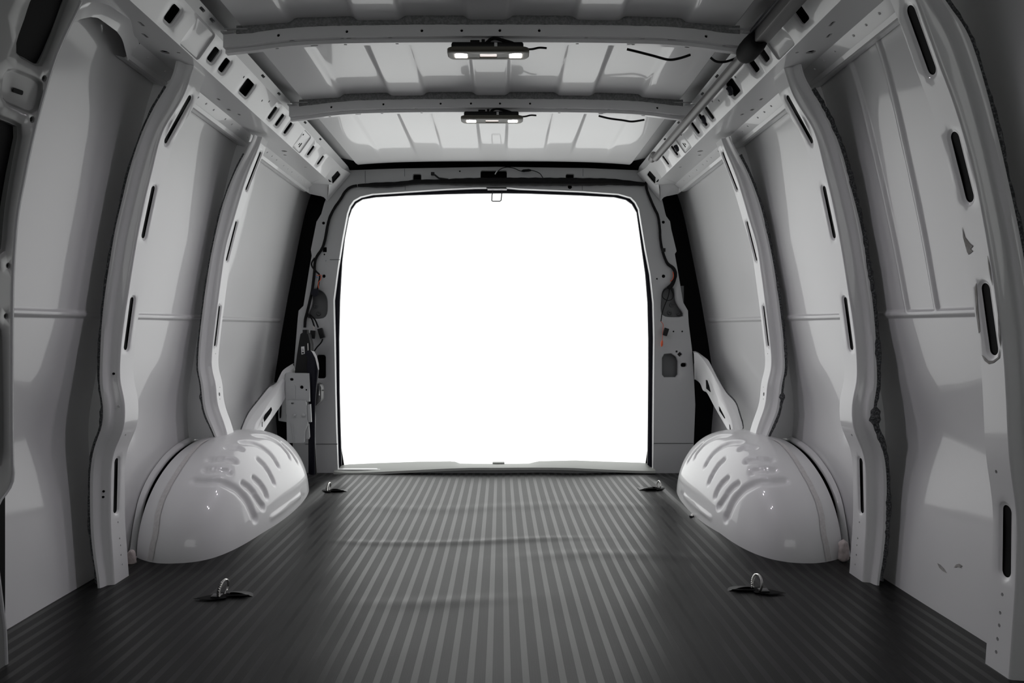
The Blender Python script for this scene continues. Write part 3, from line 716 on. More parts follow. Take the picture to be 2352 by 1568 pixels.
def wheel_housing(side, label, tag_seam):
    nu, nv = 210, 150; vs = []; fs = []
    tops = []
    for i in range(nu + 1):
        for j in range(nv + 1):
            a = i/nu; s = 1 - (1 - j/nv)**1.7
            h, y, z = dome0(a, s); h = min(h, hw_skin(max(z, 0)) - .004); p = Vector((fX(-1, h), y, z)); tops.append(p)
    # displace along normals
    W_ = nv + 1; disp = []
    for i in range(nu + 1):
        for j in range(nv + 1):
            p = tops[i*W_ + j]; e = 0
            for bp, w in beads:
                bx = min((p - q).length_squared for q in (bp[0], bp[len(bp)//2], bp[-1]))
                if bx > .06: continue
                dd = 9
                for q0, q1 in zip(bp, bp[1:]):
                    ab = q1 - q0; t = max(0, min(1, (p - q0).dot(ab)/ab.length_squared)); dd = min(dd, (q0 + ab*t - p).length)
                if dd < w*2.2: e = max(e, .0085*math.exp(-(dd/(w*1.15))**3))
            q0, q1 = edge_line[0]; ab = q1 - q0; t = max(0, min(1, (p - q0).dot(ab)/ab.length_squared)); dd = (q0 + ab*t - p).length
            e -= .004*math.exp(-(dd/.009)**2)
            disp.append(e)
    out = []
    for i in range(nu + 1):
        for j in range(nv + 1):
            k = i*W_ + j; p = tops[k]
            a = tops[min(i + 1, nu)*W_ + j] - tops[max(i - 1, 0)*W_ + j]; b = tops[i*W_ + min(j + 1, nv)] - tops[i*W_ + max(j - 1, 0)]
            n = a.cross(b)
            if n.length < 1e-9: n = Vector((1, 0, 0))
            n.normalize()
            if n.dot(p - Vector((fX(-1, 1.0), YW, 0))) < 0: n = -n
            q = p - n*disp[k]
            if side > 0: q.x = 2*XC - q.x
            out.append(q)
    for i in range(nu):
        for j in range(nv): fs.append((i*W_ + j, (i+1)*W_ + j, (i+1)*W_ + j+1, i*W_ + j+1))
    th = thing('wheel_housing', label, 'wheel housing', (fX(side, .86), YW, 0), 'wheel housings')
    obj('pressed_dome', MB().add(out, fs), PAINT, th, smooth=60)
    # seam sealer band over the front half
    path = [(330, 1296), (336, 1270), (348, 1220), (353, 1180), (362, 1150), (378, 1120), (402, 1082), (428, 1045), (452, 1020), (474, 1008)]
    A = []; B = []
    def dv(a_, s_):
        h, y, z = dome0(a_, s_); return Vector((fX(-1, min(h, hw_skin(max(z, 0)) - .004)), y, z))
    abest = []
    for q in resample([Vector((a, b, 0)) for a, b in path], 24):
        p = dome_hit(q.x, q.y)
        if not p: continue
        best = min(((dv(i/150, .02 + j*.01) - p).length, i/150, .02 + j*.01) for i in range(1, 110) for j in range(60))
        abest.append((best[1], best[2]))
    ab = resample([Vector((a_, s_, 0)) for a_, s_ in abest], 70)
    for _ in range(6): ab = [ab[0]] + [(ab[i-1] + ab[i]*2 + ab[i+1])/4 for i in range(1, 69)] + [ab[-1]]
    for q in ab:
        for lst, ds in ((A, -.014), (B, .046)):
            p = dv(q.x, q.y + ds); n = (dv(q.x + .01, q.y + ds) - dv(q.x - .01, q.y + ds)).cross(dv(q.x, q.y + ds + .01) - dv(q.x, q.y + ds - .01)).normalized()
            if n.dot(p - Vector((fX(-1, 1.0), YW, 0))) < 0: n = -n
            v = p + n*.0025
            if side > 0: v.x = 2*XC - v.x
            lst.append(v)
    obj('seam_sealer_band', MB().strip(A, B), TAPE, th)
    # arch flange standing off the outer skin round the dome
    AC = resample([Vector(q + (0,)) for q in ((1.995, 0), (2.02, .02), (2.048, .08), (2.09, .145), (2.15, .192), (2.229, .228), (2.30, .249), (2.38, .263), (2.46, .269), (2.56, .268), (2.70, .25))], 70)
    def off2(i, d):
        a_, b_ = AC[max(i - 1, 0)], AC[min(i + 1, 69)]; t = (b_ - a_).normalized(); return AC[i] + Vector((t.y, -t.x, 0))*d
    Ls = []
    for d, hh in ((0, .004), (.002, .016), (.010, .020), (.016, .017), (.018, .004)):
        L_ = []
        for i in range(70): q = off2(i, d); z = max(q.y, 0); L_.append(Vector((fX(side, hw_skin(z) - hh), q.x, z)))
        Ls.append(L_)
    obj('arch_flange', MB().loops(Ls, closed=False), PAINT, th, smooth=60)
    Ls = []
    for d in (.018, .10):
        L_ = []
        for i in range(70): q = off2(i, d); z = max(q.y, -.02); L_.append(Vector((fX(side, hw_skin(max(z, 0)) - .003), q.x, z)))
        Ls.append(L_)
    obj('gap_shade_strip', MB().loops(Ls, closed=False), CAVITY, th)  # black strip on the skin paints the shade between flange and dome
    return th
wheel_housing(-1, 'glossy white domed wheel housing on the left side of the floor', 1)
wheel_housing(1, 'glossy white domed wheel housing on the right side of the floor', 0)

# ================= LEFT NEAR DOOR FRAME =================
def fr_hw():
    rows = [(-60, 205), (0, 183), (61, 154), (166, 112), (293, 78), (400, 54), (527, 34), (680, 26), (800, 25), (1050, 25), (1200, 25), (1600, 25)]
    return sorted((CZ - (py - VY)/FPX*1.37, -(px - VX)/FPX*1.37 + XC) for py, px in rows)
FT = fr_hw(); hfr = lambda z: interp(FT, z)
def fr_uv(px, py):
    Y = 1.34
    for _ in range(8):
        z = CZ - (py - VY)/FPX*Y; Y = (hfr(z) - XC)*FPX/(VX - px)
    return (Y, z)
df = thing('door_frame_post', 'white side door frame post at the left edge, with large dark cut-outs', 'frame post', (fX(-1, .88), 1.25, 0))
df['kind'] = 'thing'
edge_px = [(183, 0), (168, 34), (154, 61), (130, 115), (112, 166), (95, 225), (77, 293), (64, 350), (54, 400), (42, 460), (33, 527), (28, 600), (25, 680), (24, 800), (24, 950), (25, 1060), (27, 1093), (22, 1115), (10, 1135), (-2, 1150), (-14, 1180), (-16, 1240), (-10, 1300), (2, 1400), (8, 1450), (11, 1520), (13, 1568)]
ed = [fr_uv(*q) for q in edge_px]
ed = [(p.x, p.y) for p in resample([Vector((a, b, 0)) for a, b in ed], 90)]
zt_, zb_ = ed[0][1], ed[-1][1]
outl = [(1.0, zb_)] + ed[::-1] + [(1.0, zt_)]
outl = [(1.0, zb_), (1.0, lerp(zb_, zt_, .33)), (1.0, lerp(zb_, zt_, .66)), (1.0, zt_)] + ed
def f_fr(u, v, d): return Vector((fX(-1, hfr(v) - d), u, v))
def frh(lst, n=28): return [(p.x, p.y) for p in resample([Vector((*fr_uv(*q), 0)) for q in lst], n, closed=True)]
hA = frh([(82, -8), (60, 50), (43, 100), (44, 122), (60, 131), (86, 146), (97, 144), (120, 90), (150, 8), (158, -20), (120, -30)])
hB = frh([(-40, 262), (-10, 268), (24, 280), (46, 290), (50, 298), (40, 350), (24, 440), (14, 520), (10, 566), (3, 574), (-40, 570)])
hC = frh([(-40, 752), (-6, 756), (1, 770), (3, 840), (5, 960), (4, 1050), (-3, 1066), (-40, 1070)])
rec = frh([(22, 166), (60, 176), (88, 190), (93, 205), (86, 240), (74, 252), (44, 240), (16, 226), (12, 200)], 24)
def fcirc(px, py, r): u, v = fr_uv(px, py); return circ(u, v, r, 10)
mb = MB(); plate(mb, outl, [(hA, .006, .006, .012, 0), (hB, .006, .006, .012, 0), (hC, .006, .006, .012, 0), (rec, .008, .006, 0, 1),
    (fcirc(102, 180, .0045), .002, .002, .005, 0), (fcirc(74, 274, .0045), .002, .002, .005, 0), (fcirc(19, 610, .004), .002, .002, .005, 0), (fcirc(14, 726, .004), .002, .002, .005, 0)], f_fr, .03)
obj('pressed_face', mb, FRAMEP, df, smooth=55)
mb = MB()
lip = [f_fr(u, v, 0) for u, v in ed]
mb.loops([lip, [p + Vector((.002, .003, 0)) for p in lip], [p + Vector((.001, .008, 0)) for p in lip], [p + Vector((-.012, .011, 0)) for p in lip], [p + Vector((-.03, .012, 0)) for p in lip]], closed=False)
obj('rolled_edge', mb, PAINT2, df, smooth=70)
mb = MB(); mb.grid(lambda a, b: Vector((fX(-1, hfr(lerp(0, 1.24, a)) + .016), lerp(1.0, 1.378, b), lerp(.02, 1.22, a))), 30, 2); obj('black_shade_backing', mb, CAVITY, df)  # unlit white interior behind the cut-outs, its shade painted as black
u, v = fr_uv(47, 210); mb = MB().prism(rrect(u, v, .013, .004, .003, .1), lambda a, b, d: f_fr(a, b, -.0045 + d), 0, .0006); obj('small_slot', mb, CAVITY, df)
# arched gusset between the frame post and the roof rail
fa = [((147, 77), 1.37), ((154, 60), 1.372), ((168, 34), 1.378), ((182, 19), 1.385), ((199, 9), 1.40), ((215, 5), 1.415), ((230, 6), 1.43), ((252, 13), 1.46), ((300, 46), 1.545), ((306, 61), 1.58), ((313, 80), 1.63), ((320, 101), 1.671)]
fb = [((140, 90), 1.375), ((159, 61), 1.40), ((172, 51), 1.42), ((185, 44), 1.44), ((208, 39), 1.47), ((225, 41), 1.49), ((245, 55), 1.52), ((268, 72), 1.56), ((279, 87), 1.60), ((284, 100), 1.625), ((288, 116), 1.65), ((294, 141), 1.684)]
A = resample([P(*q, y) for q, y in fa], 50, smooth=False); B = resample([P(*q, y) for q, y in fb], 50, smooth=False)
mid = [a.lerp(b, .5) + Vector((-.004, .004, .006)) for a, b in zip(A, B)]
mb = MB(); mb.loops([[p + Vector((.0, -.004, .02)) for p in A], [p + Vector((0, -.003, .002)) for p in A], A, mid, B, [p + Vector((-.004, .002, .012)) for p in B]], closed=False)
obj('arched_gusset', mb, PAINT, df, smooth=55)

# ================= DOME LAMPS =================
def lamp(Yn, z, label, xm):
    th = thing('dome_lamp', label, 'lamp', (xm, Yn + .026, CZ + z), 'dome lamps on the roof beams')
    hw, dp = .094, .053
    def bz(u, v, d): return Vector((xm + u, Yn + v, CZ + z - d))
    o = rrect(0, dp/2, hw, dp/2, .014, 0, 6)
    lens_ = [(-.0655, .0145, 'outer'), (0, .0205, 'mid'), (.0655, .0145, 'outer')]
    hs = [(rrect(cx, dp*.56, w_, .0125, .004), .001, .001, .002, 0) for cx, w_, _ in lens_]
    mb = MB(); plate(mb, o, hs, bz, .02)
    oo = offset(o, .004); mb.loops([[bz(u, v, 0) for u, v in o], [bz(u, v, -.003) for u, v in oo], [bz(u, v, -.010) for u, v in oo], [bz(u, v, -.011) for u, v in o]])
    plate(mb, o, [], lambda u, v, d: bz(u, v, -.0108), .03)
    bzo = obj('bezel', mb, BEZEL, th, smooth=50)
    for cx, w_, k in lens_:
        mb = MB(); mb.grid(lambda a, b: bz(cx + lerp(-w_, w_, a), dp*.56 + lerp(-.0125, .0125, b), -.0035 + .002*math.sin(a*math.pi)*math.sin(b*math.pi)), 12, 6)
        obj('lens', mb, LENS if k == 'outer' else LENS2, bzo)
    mb = MB(); mb.box((xm - .002, Yn + .028, CZ + z + .017), (.172, .046, .018), .005); hso = obj('housing', mb, BLACKP, th)
    mb = MB(); mb.box((xm - .032, Yn + .02, CZ + z + .028), (.022, .012, .010), .001); mb.box((xm - .012, Yn + .018, CZ + z + .0285), (.008, .01, .012), .001); obj('mounting_clip', mb, BLACKP, hso, kind='stuff')
    mb = MB(); mb.box((xm + .018, Yn + .0045, CZ + z + .018), (.007, .0006, .009)); obj('paper_tag', mb, WHITEP, hso)
    w = [Vector((xm + dx, Yn + dy, CZ + z + dz)) for dx, dy, dz in ((-.005, .02, .027), (.012, .012, .036), (.035, .01, .030), (.058, .012, .024), (.088, .014, .012), (.105, .02, .013), (.122, .024, .018), (.140, .028, .0185))]
    obj('wire', MB().tube(resample(w, 30), [.0042]*14 + [.0026]*16, 8), CABLE, th)
lamp(1.754, .678, 'lit dome lamp hanging under the nearer roof beam, larger in view', P(1121.5, 0, 1.77).x)
lamp(2.314, .684, 'lit dome lamp hanging under the farther roof beam, smaller in view', P(1130, 0, 2.33).x)
def wire(name, pts, r, label, cat, m=None, grp=None):
    q = resample([P(a, b, y) for a, b, y in pts], max(8, len(pts)*6))
    return obj(name, MB().tube(q, r, 8), m or CABLE, None, label, cat, grp)
wire('loose_wire', [(1440, 113, 1.80), (1465, 119, 1.80), (1500, 128, 1.795), (1535, 137, 1.795), (1560, 134, 1.795), (1585, 126, 1.80)], .0032, 'black wire sagging below the nearer roof beam near its right end', 'wire')
wire('loose_wire', [(1375, 266, 2.35), (1400, 272, 2.35), (1430, 276, 2.35), (1452, 279, 2.35), (1480, 275, 2.35)], .0032, 'black wire sagging below the farther roof beam near its right end', 'wire')
wire('loose_wire', [(1632, 132, 1.80), (1645, 141, 1.80), (1665, 142, 1.80), (1690, 134, 1.80)], .003, 'short black wire end behind the grey pipe at the nearer beam', 'wire')

# ================= PIPE ALONG THE RIGHT RAIL =================
zp, xp = .668, .576
th = thing('duct_pipe', 'long grey pipe running under the ceiling along the right roof rail', 'pipe', (xp, 2.3, CZ + zp))
pts = [Vector((xp, y, CZ + zp)) for y in [1.71 + i*.08 for i in range(14)]] + [P(1501, 356, 2.80), P(1497, 366, 2.84)]
obj('tube', MB().tube(pts, .0132, 20), PIPE, th)
mb = MB(); 
prof = [(1.64, .016), (1.652, .022), (1.69, .0255), (1.725, .0255), (1.745, .021), (1.75, .013)]
mb.grid(lambda a, b: Vector((xp + math.cos(2*math.pi*a)*interp([(i/5, p[1]) for i, p in enumerate(prof)], b), interp([(i/5, p[0]) for i, p in enumerate(prof)], b), CZ + zp - .001 + math.sin(2*math.pi*a)*interp([(i/5, p[1]) for i, p in enumerate(prof)], b))), 20, 10, closeu=True)
obj('rubber_coupling', mb, CAVITY, th)
mb = MB(); mb.box((xp + .004, 1.32, CZ + zp + .002), (.034, .66, .030), .004); obj('square_duct', mb, PIPE, th)
mb = MB(); mb.box((xp - .018, 1.32, CZ + zp + .013), (.006, .66, .008), .001); obj('dark_groove', mb, RUBBER, th)
mb = MB(); mb.add([P(1722, 56, 1.66), P(1753, 28, 1.62), P(1752, 48, 1.64), P(1740, 58, 1.66)], [(0, 1, 2, 3)]); mb.add([P(1722, 56, 1.66), P(1740, 58, 1.66), P(1740, 60, 1.67), P(1722, 59, 1.67)], [(0, 1, 2, 3)]); obj('mounting_tab', mb, PAINT2, th)
e = [Vector((xp - .012, y, CZ + zp + .019)) for y in (1.75, 2.78)]
for y in (1.98, 2.24, 2.58):
    mb = MB(); mb.tube([Vector((xp + .03, y - .012, CZ + zp - .004)), Vector((xp + .036, y - .006, CZ + zp - .010)), Vector((xp + .040, y + .004, CZ + zp - .014))], .0075, 10); obj('clip', mb, RUBBER, th)

# ================= TIE-DOWN RINGS =================
def ring(px, py, Yc, r, rot, label, flap):
    p = P(px, py, Yc); x = p.x; z0 = zf(x, Yc)
    th = thing('tie_down_ring', label, 'ring', (x, Yc, z0), 'floor tie-down rings')
    def rp(t, R_): return Vector((x + math.sin(rot)*math.cos(t)*R_ + .15*r*math.sin(t), Yc + math.cos(rot)*math.cos(t)*R_, z0 + r*.92 + math.sin(t)*R_*1.0))
    sr = obj('steel_ring', MB().tube([rp(2*math.pi*i/36, r) for i in range(36)], .0028, 8, closed=True), CHROME, th)
    mb = MB()
    for i in range(9):
        t = 2.2 + i*.22 if flap > 0 else .94 - i*.22
        q = rp(t, r); mb.tube([q + Vector((-.0005, -.0028, 0)), q + Vector((0.0005, .0028, .0001))], .0033, 6)
    obj('knurling', mb, CHROME, sr, kind='stuff')
    # dark recess in the mat with its base plate
    rc = [(x + flap*-1*.060, Yc - .022), (x - flap*.030, Yc + .004), (x - flap*.012, Yc + .022), (x + flap*.010, Yc + .012), (x + flap*.012, Yc - .018), (x - flap*.02, Yc - .030)]
    if flap < 0: rc = rc[::-1]
    obj('mat_recess', MB().prism(rc, lambda u, v, d: Vector((u, v, z0 + .0035 + d)), 0, .0006), CAVITY, th)
    mb = MB(); mb.box((x - flap*.012, Yc - .008, z0 + .006), (.022, .020, .004), .001); obj('base_plate', mb, DARKMET, th)
    sl = resample([Vector((x + flap*.008, Yc + .004, 0)), Vector((x + flap*.03, Yc + .0065, 0)), Vector((x + flap*.062, Yc - .002, 0)), Vector((x + flap*.03, Yc - .006, 0)), Vector((x + flap*.008, Yc - .006, 0))], 18, closed=True)
    sl = [(q.x, q.y) for q in sl]
    obj('mat_slit', MB().prism(sl, lambda u, v, d: Vector((u, v, z0 + .0048 + d)), 0, .0006), CAVITY, th)
    fl = lambda a, b: Vector((x + flap*lerp(.004, .075, a), Yc + lerp(.004, .055, b), z0 - .002 + .013*math.sin(math.pi*min(1, .28 + a*.72))**1.2*(1 - b)**1.5*(1 - a*.3)))
    obj('mat_flap', MB().grid(fl, 14, 8), MAT_FLAP, th, smooth=80)
MAT_FLAP = mat('dark_mat_rubber', (.022, .022, .022), .45)
ring(513, 1350, 1.714, .0205, .18, 'steel tie-down ring in the dark mat, front left of the floor', 1)
ring(1739, 1338, 1.750, .0205, -.18, 'steel tie-down ring in the dark mat, front right of the floor', -1)
ring(755, 1119, 2.876, .0175, .18, 'small steel tie-down ring behind the left wheel housing, by the sill', 1)
ring(1513, 1115, 2.90, .0175, -.18, 'small steel tie-down ring behind the right wheel housing, by the sill', -1)
p = P(1589, 1191, 2.448); z0 = zf(p.x, p.y)
th = thing('floor_screw', 'small screw in the mat beside the right wheel housing', 'screw', (p.x, p.y, z0))
obj('washer', MB().tube([Vector((p.x, p.y, z0 - .001)), Vector((p.x, p.y, z0 + .003))], .0085, 16), RUBBER, th)
obj('screw_head', MB().tube([Vector((p.x + .001, p.y, z0 + .003)), Vector((p.x + .002, p.y, z0 + .009))], [.005, .0035], 10), CHROME, th)

# crumpled foam plugs at the pillar feet
def plug(px, py, Y, w, h, label):
    c = P(px, py, Y); mb = MB()
    def f(a, b):
        t = 2*math.pi*a; k = .9 + .12*math.sin(b*5); n = noise.noise(Vector((math.cos(t)*1.7, math.sin(t)*1.7, b*4 + px)))*.35 + 1
        cap = math.sin(min(1, b*7)*math.pi/2)*math.sin(min(1, (1 - b)*5)*math.pi/2)
        return c + Vector((math.cos(t)*w*k*n*cap, math.sin(t)*w*.7*n*cap, (b - .5)*h + .002*n))
    mb.grid(f, 22, 14, closeu=True); return obj('foam_plug', mb, PLUG, None, label, 'plug', 'crumpled foam plugs', smooth=60)
plug(302, 1281, 1.96, .0125, .042, 'crumpled pinkish foam plug at the foot of the left pillar')
plug(1937, 1266, 1.97, .0135, .062, 'crumpled pinkish foam plug at the foot of the right pillar')

# ================= REAR LEFT LATCH GEAR =================
def flat(name, poly, Y, t, m, parent, n=0, bulge=None):
    q = [(v.x, v.z) for v in [P(a, b, Y) for a, b in poly]]
    if n: q = [(v.x, v.y) for v in resample([Vector((a, b, 0)) for a, b in q], n, closed=True)]
    return obj(name, MB().prism(q, lambda u, v, d: Vector((u, Y + d, v)), 0, t), m, parent)
YB = 3.10
br = thing('latch_bracket', 'dull white folded steel bracket with two bolts by the left rear post', 'bracket', P(685, 1015, YB))
def fpx(px, py): v = P(px, py, YB); return (v.x, v.z)
s_ = YB/FPX
up = [fpx(*q) for q in [(657, 856), (710, 857), (711, 922), (704, 922), (704, 930), (713, 928), (715, 969), (660, 969), (656, 940)]]
hs = [(rrect(*fpx(670, 871), 4*s_, 3*s_, 3*s_), .001, .001, .004, 0), (circ(*fpx(693, 889), 4*s_), .001, .001, .004, 0), (circ(*fpx(703.5, 895), 2*s_), 0, 0, .004, 0)]
mb = MB(); plate(mb, up, hs, lambda u, v, d: Vector((u, YB - d, v)), .03); mb.loops([[Vector((u, YB, v)) for u, v in up], [Vector((u, YB + .012, v)) for u, v in up]]); obj('upper_plate', mb, PLATEM, br)
for q in ([(676, 884), (678, 884), (678, 915), (676, 915)],): flat('pressed_rib', [(674, 886), (676, 884), (678, 886), (678, 916), (674, 916)], YB - .003, .003, PLATEM, br)
mb = MB(); a = [P(657, 856, YB), P(656.5, 885, YB), P(656, 920, YB), P(658, 969, YB)]; b = [P(655, 858, YB + .03), P(647, 890, YB + .03), P(642, 922, YB + .03), P(640, 966, YB + .03)]
c = [P(652, 862, YB + .05), P(643, 892, YB + .05), P(640, 922, YB + .05), P(639.5, 960, YB + .05)]
mb.loops([a, b, c], closed=False); obj('side_flange', mb, PLATEM, br, smooth=50)
flat('side_slot', [(643.5, 926), (646.5, 924), (647, 935), (645, 959), (642, 961), (641.5, 950)], YB + .018, .004, CAVITY, br)
lo = [(659, 919), (662, 918), (703, 919), (705, 930), (706, 962), (709, 971), (706, 979), (702, 990), (700.5, 1014), (698, 1016), (663, 1016), (661, 1013)]
mb = MB(); q = [fpx(*t) for t in lo]; plate(mb, q, [(rrect(*fpx(673.5, 925.5), 3*s_, 2*s_, 2*s_), 0, 0, .004, 0)], lambda u, v, d: Vector((u, YB - .012 - d, v)), .03)
mb.loops([[Vector((u, YB - .012, v)) for u, v in q], [Vector((u, YB - .002, v)) for u, v in q]]); lpo = obj('lower_plate', mb, PLATEM, br)
flat('pressed_rib', [(669, 972), (672, 972), (676, 1014), (673, 1014)], YB - .015, .003, PLATEM, br)
for bx in (676.5, 697):
    c = P(bx, 953, YB - .012); mb = MB(); mb.tube([c, c + Vector((0, -.002, 0))], .0095, 18); mb.tube([c + Vector((0, -.002, 0)), c + Vector((0, -.006, 0)), c + Vector((0, -.009, 0))], [.0065, .006, .003], 12); obj('bolt', mb, PLATEM, lpo)
flat('fold', [(703, 984), (709, 973), (711, 1003), (709, 1008), (701, 1007)], YB + .004, .01, PLATEM, br)
ac = thing('lock_actuator', 'black box-shaped lock actuator with a small white sticker, left rear corner', 'actuator', P(694, 856, 3.2))
flat('body', [(690, 767), (694, 764), (704, 764), (708, 768), (713, 790), (714, 856), (677, 856), (682, 815), (686, 790)], 3.15, .05, BLACKP, ac)
flat('plug_socket', [(695, 757), (705, 757), (705, 766), (695, 766)], 3.16, .03, BLACKP, ac)
stk = flat('white_sticker', [(691.5, 796), (699, 795), (700, 812), (692.5, 814)], 3.149, .0006, WHITEP, ac)
for (a, b, c_, d_) in ((694, 801, 697, 802.2), (693.5, 804, 698, 805.2), (693.5, 808, 698, 811.5)): flat('printed_mark', [(a, b), (c_, b), (c_, d_), (a, d_)], 3.1484, .0004, BLACKP, stk)
flat('rod', [(706.4, 788), (708, 788), (708.6, 808), (707, 808)], 3.148, .002, CHROME, ac)
sp = thing('weather_strip', 'black rubber strip hanging loose down the left rear post', 'strip', P(718, 1090, 3.2))
cen = resample([P(703, 812, 3.13), P(712, 814, 3.12), P(718, 832, 3.12), P(718, 870, 3.13), P(717, 930, 3.15), P(716, 1000, 3.17), P(716, 1088, 3.20)], 50)
obj('strip_body', MB().tube(cen, [.010 + .010*math.sin(min(1, i/5)*1.57) + .008*math.exp(-((i - 8)/5)**2) - .004*min(1, max(0, (i - 14)/8)) for i in range(50)], 12, flat=.6, up=(0, 1, 0)), RUBBER, sp, smooth=70)
obj('painted_fold_glint', MB().loops([[P(*q, 3.095) for q in ((714, 805), (722, 807), (728, 818), (732, 835), (733, 848))], [P(*q, 3.09) for q in ((716, 807), (719, 812), (724, 822), (728, 838), (731, 850))]], closed=False), WHITEP, sp)  # white strip painting the bright reflection along the rubber fold
mb = MB(); mb.tube(resample([P(722, 935, 3.15), P(723, 960, 3.16), P(722, 1000, 3.17), P(724, 1040, 3.19), P(726, 1088, 3.21)], 20), .004, 8); obj('strip_edge', mb, DARKMET, sp)
la = thing('door_latch', 'oily dark steel door latch on the left rear post', 'latch', P(728, 932, 3.22))
flat('body', [(721, 885), (728, 880), (735, 883), (738, 890), (738, 915), (736, 922), (724, 933), (720, 928)], 3.17, .05, DARKMET, la)
flat('claw', [(731, 884), (734, 884), (735, 908), (732, 908)], 3.163, .006, CHROME, la)
mb = MB(); mb.tube([P(732, 896, 3.165), P(743, 896, 3.19)], .0026, 8); obj('striker_pin', mb, BLACKP, la)
for q in ((722.5, 904), (722.5, 915)): c = P(*q, 3.168); obj('rivet', MB().tube([c, c + Vector((0, -.003, 0))], .003, 8), CHROME, la)
flat('dark_backing', [(665, 866), (706, 866), (706, 900), (665, 900)], YB + .006, .001, CAVITY, br)  # black sheet added so the bracket holes read as shaded
# braces from the wheel housings up to the rear posts
def brace(label, rows, Ya, Yb_, holes, flip=1):
    th = thing('diagonal_brace', label, 'brace', P(*rows[2][0], Ya), 'diagonal braces behind the wheel housings')
    n = 40; Ls = []
    for k, (row, dy) in enumerate(zip(rows, (.028, .004, 0, .030))):
        q = resample([Vector((a, b, 0)) for a, b in row], n)
        Ls.append([P(v.x, v.y, lerp(Ya, Yb_, i/(n - 1)) + dy) for i, v in enumerate(q)])
    m12 = [a.lerp(b, .12) + Vector((0, -.0035, 0)) for a, b in zip(Ls[1], Ls[2])]; m21 = [a.lerp(b, .88) + Vector((0, -.0035, 0)) for a, b in zip(Ls[1], Ls[2])]
    mb = MB(); mb.loops([[p + Vector((0, .03, 0)) for p in Ls[0]], Ls[0], Ls[1], m12, m21, Ls[2], Ls[3], [p + Vector((0, .02, 0)) for p in Ls[3]]], closed=False)
    obj('pressed_channel', mb, PAINT, th, smooth=50)
    obj('sealant_bead', MB().tube([p + Vector((-.003*flip, .01, .002)) for p in Ls[0]][:28], .004, 7, jitter=.4), SEAL, th, smooth=80)
    yb, yt = rows[2][0][1], rows[2][-1][1]
    for poly, _ in holes:
        q = [P(a, b, lerp(Ya, Yb_, (yb - b)/(yb - yt)) - .012) for a, b in poly]
        obj('long_hole', MB().add(q, [tuple(range(len(q)))]), CAVITY, th, weld=False)
Lb = [[(552.5, 993), (562, 967), (573.6, 945), (591.5, 922), (609, 900), (619.5, 888), (634, 879), (642.5, 863), (651, 849), (672, 835)],
      [(561, 993), (568.5, 970), (589, 940), (609, 916), (622, 900), (648, 870), (676, 842)], [(582.5, 993), (587.6, 973), (604, 951), (622, 922), (639, 901), (648, 881), (668, 862), (680, 852)],
      [(599, 995), (617, 968), (632, 946), (640, 935), (652, 915), (668, 895), (682, 885)]]
Rb = [[(1705.5, 985), (1706, 977), (1699, 954), (1689, 925), (1668, 901), (1648.6, 868.6), (1630, 832), (1626, 826), (1602, 808), (1592, 807)],
      [(1700.5, 986.5), (1690.7, 951), (1668, 916), (1648.6, 880), (1626, 841), (1604, 812), (1593, 810)], [(1683.7, 988), (1676.7, 961), (1660, 930), (1648.6, 914), (1640, 897), (1626, 864), (1616, 845), (1607, 838), (1594, 836)],
      [(1674, 986.5), (1660, 962.6), (1644, 934.6), (1627.5, 903.7), (1617.7, 897), (1610.7, 881), (1600, 872), (1595, 871)]]
brace('white slotted diagonal brace behind the left wheel housing', Lb, 2.74, 3.20, [([(623, 934), (625, 941), (621, 950), (607, 969), (605, 960), (608, 952)], 2.93), ([(601.5, 969), (603, 968), (603, 980), (601.5, 980)], 2.85)])
brace('white slotted diagonal brace behind the right wheel housing', Rb, 2.74, 3.25, [([(1621, 872), (1625, 873), (1629, 885), (1633, 901), (1630, 899), (1622, 892)], 3.07), ([(1651, 932), (1654, 936), (1666, 960), (1664, 961), (1652, 943)], 2.91), ([(1675, 973), (1677, 976), (1679, 987), (1676, 987)], 2.77)], -1)
c = P(1600, 835, 3.24)
for q in ((1592, 833), (1599, 836), (1593, 858), (1600, 860)):
    pass

# ================= WIRING AND LATCH ON THE TAIL FRAME =================
YH = YR - .012

hz = thing('header_harness', 'thick black wiring loom taped along the header above the opening', 'wiring loom', P(1140, 428, YH))
pts = [(822, 426), (850, 425), (900, 424), (940, 420), (960, 418), (1050, 417.5), (1140, 417), (1230, 417), (1330, 417.5), (1400, 417.5), (1440, 420), (1480, 423)]
r = [.006, .012, .011, .011, .016, .0175, .0175, .0175, .0175, .0165, .013, .008]
q = resample([P(a, b, YH) for a, b in pts], 80)
rr = [interp([(i/11, v) for i, v in enumerate(r)], k/79)*(1 + .05*math.sin(k*1.7)) for k in range(80)]
obj('loom', MB().tube(q, rr, 10), CABLE, hz, smooth=70)
obj('branch_wire', MB().tube(resample([P(a, b, YH - .012) for a, b in ((1138, 399), (1150, 388), (1163, 384), (1180, 386), (1198, 393), (1220, 391), (1238, 397), (1245, 405), (1250, 413))], 40), .0018, 6), CABLE, hz)
obj('wire_splice', MB().tube([P(1198, 393, YH - .012), P(1202, 392, YH - .012), P(1215, 391, YH - .012), P(1220, 391, YH - .012)], [.003, .006, .006, .003], 8), CABLE, hz)
obj('bare_end', MB().tube([P(1137, 400, YH - .012), P(1142, 392, YH - .013)], .0024, 6), WHITEP, hz)
obj('plug_connector', MB().box(P(994, 399, YH - .01), (.016, .014, .014), .002).tube([P(998, 401, YH - .01), P(1008, 409, YH - .01), (P(1030, 412, YH - .008))], .004, 8), BLACKP, hz)
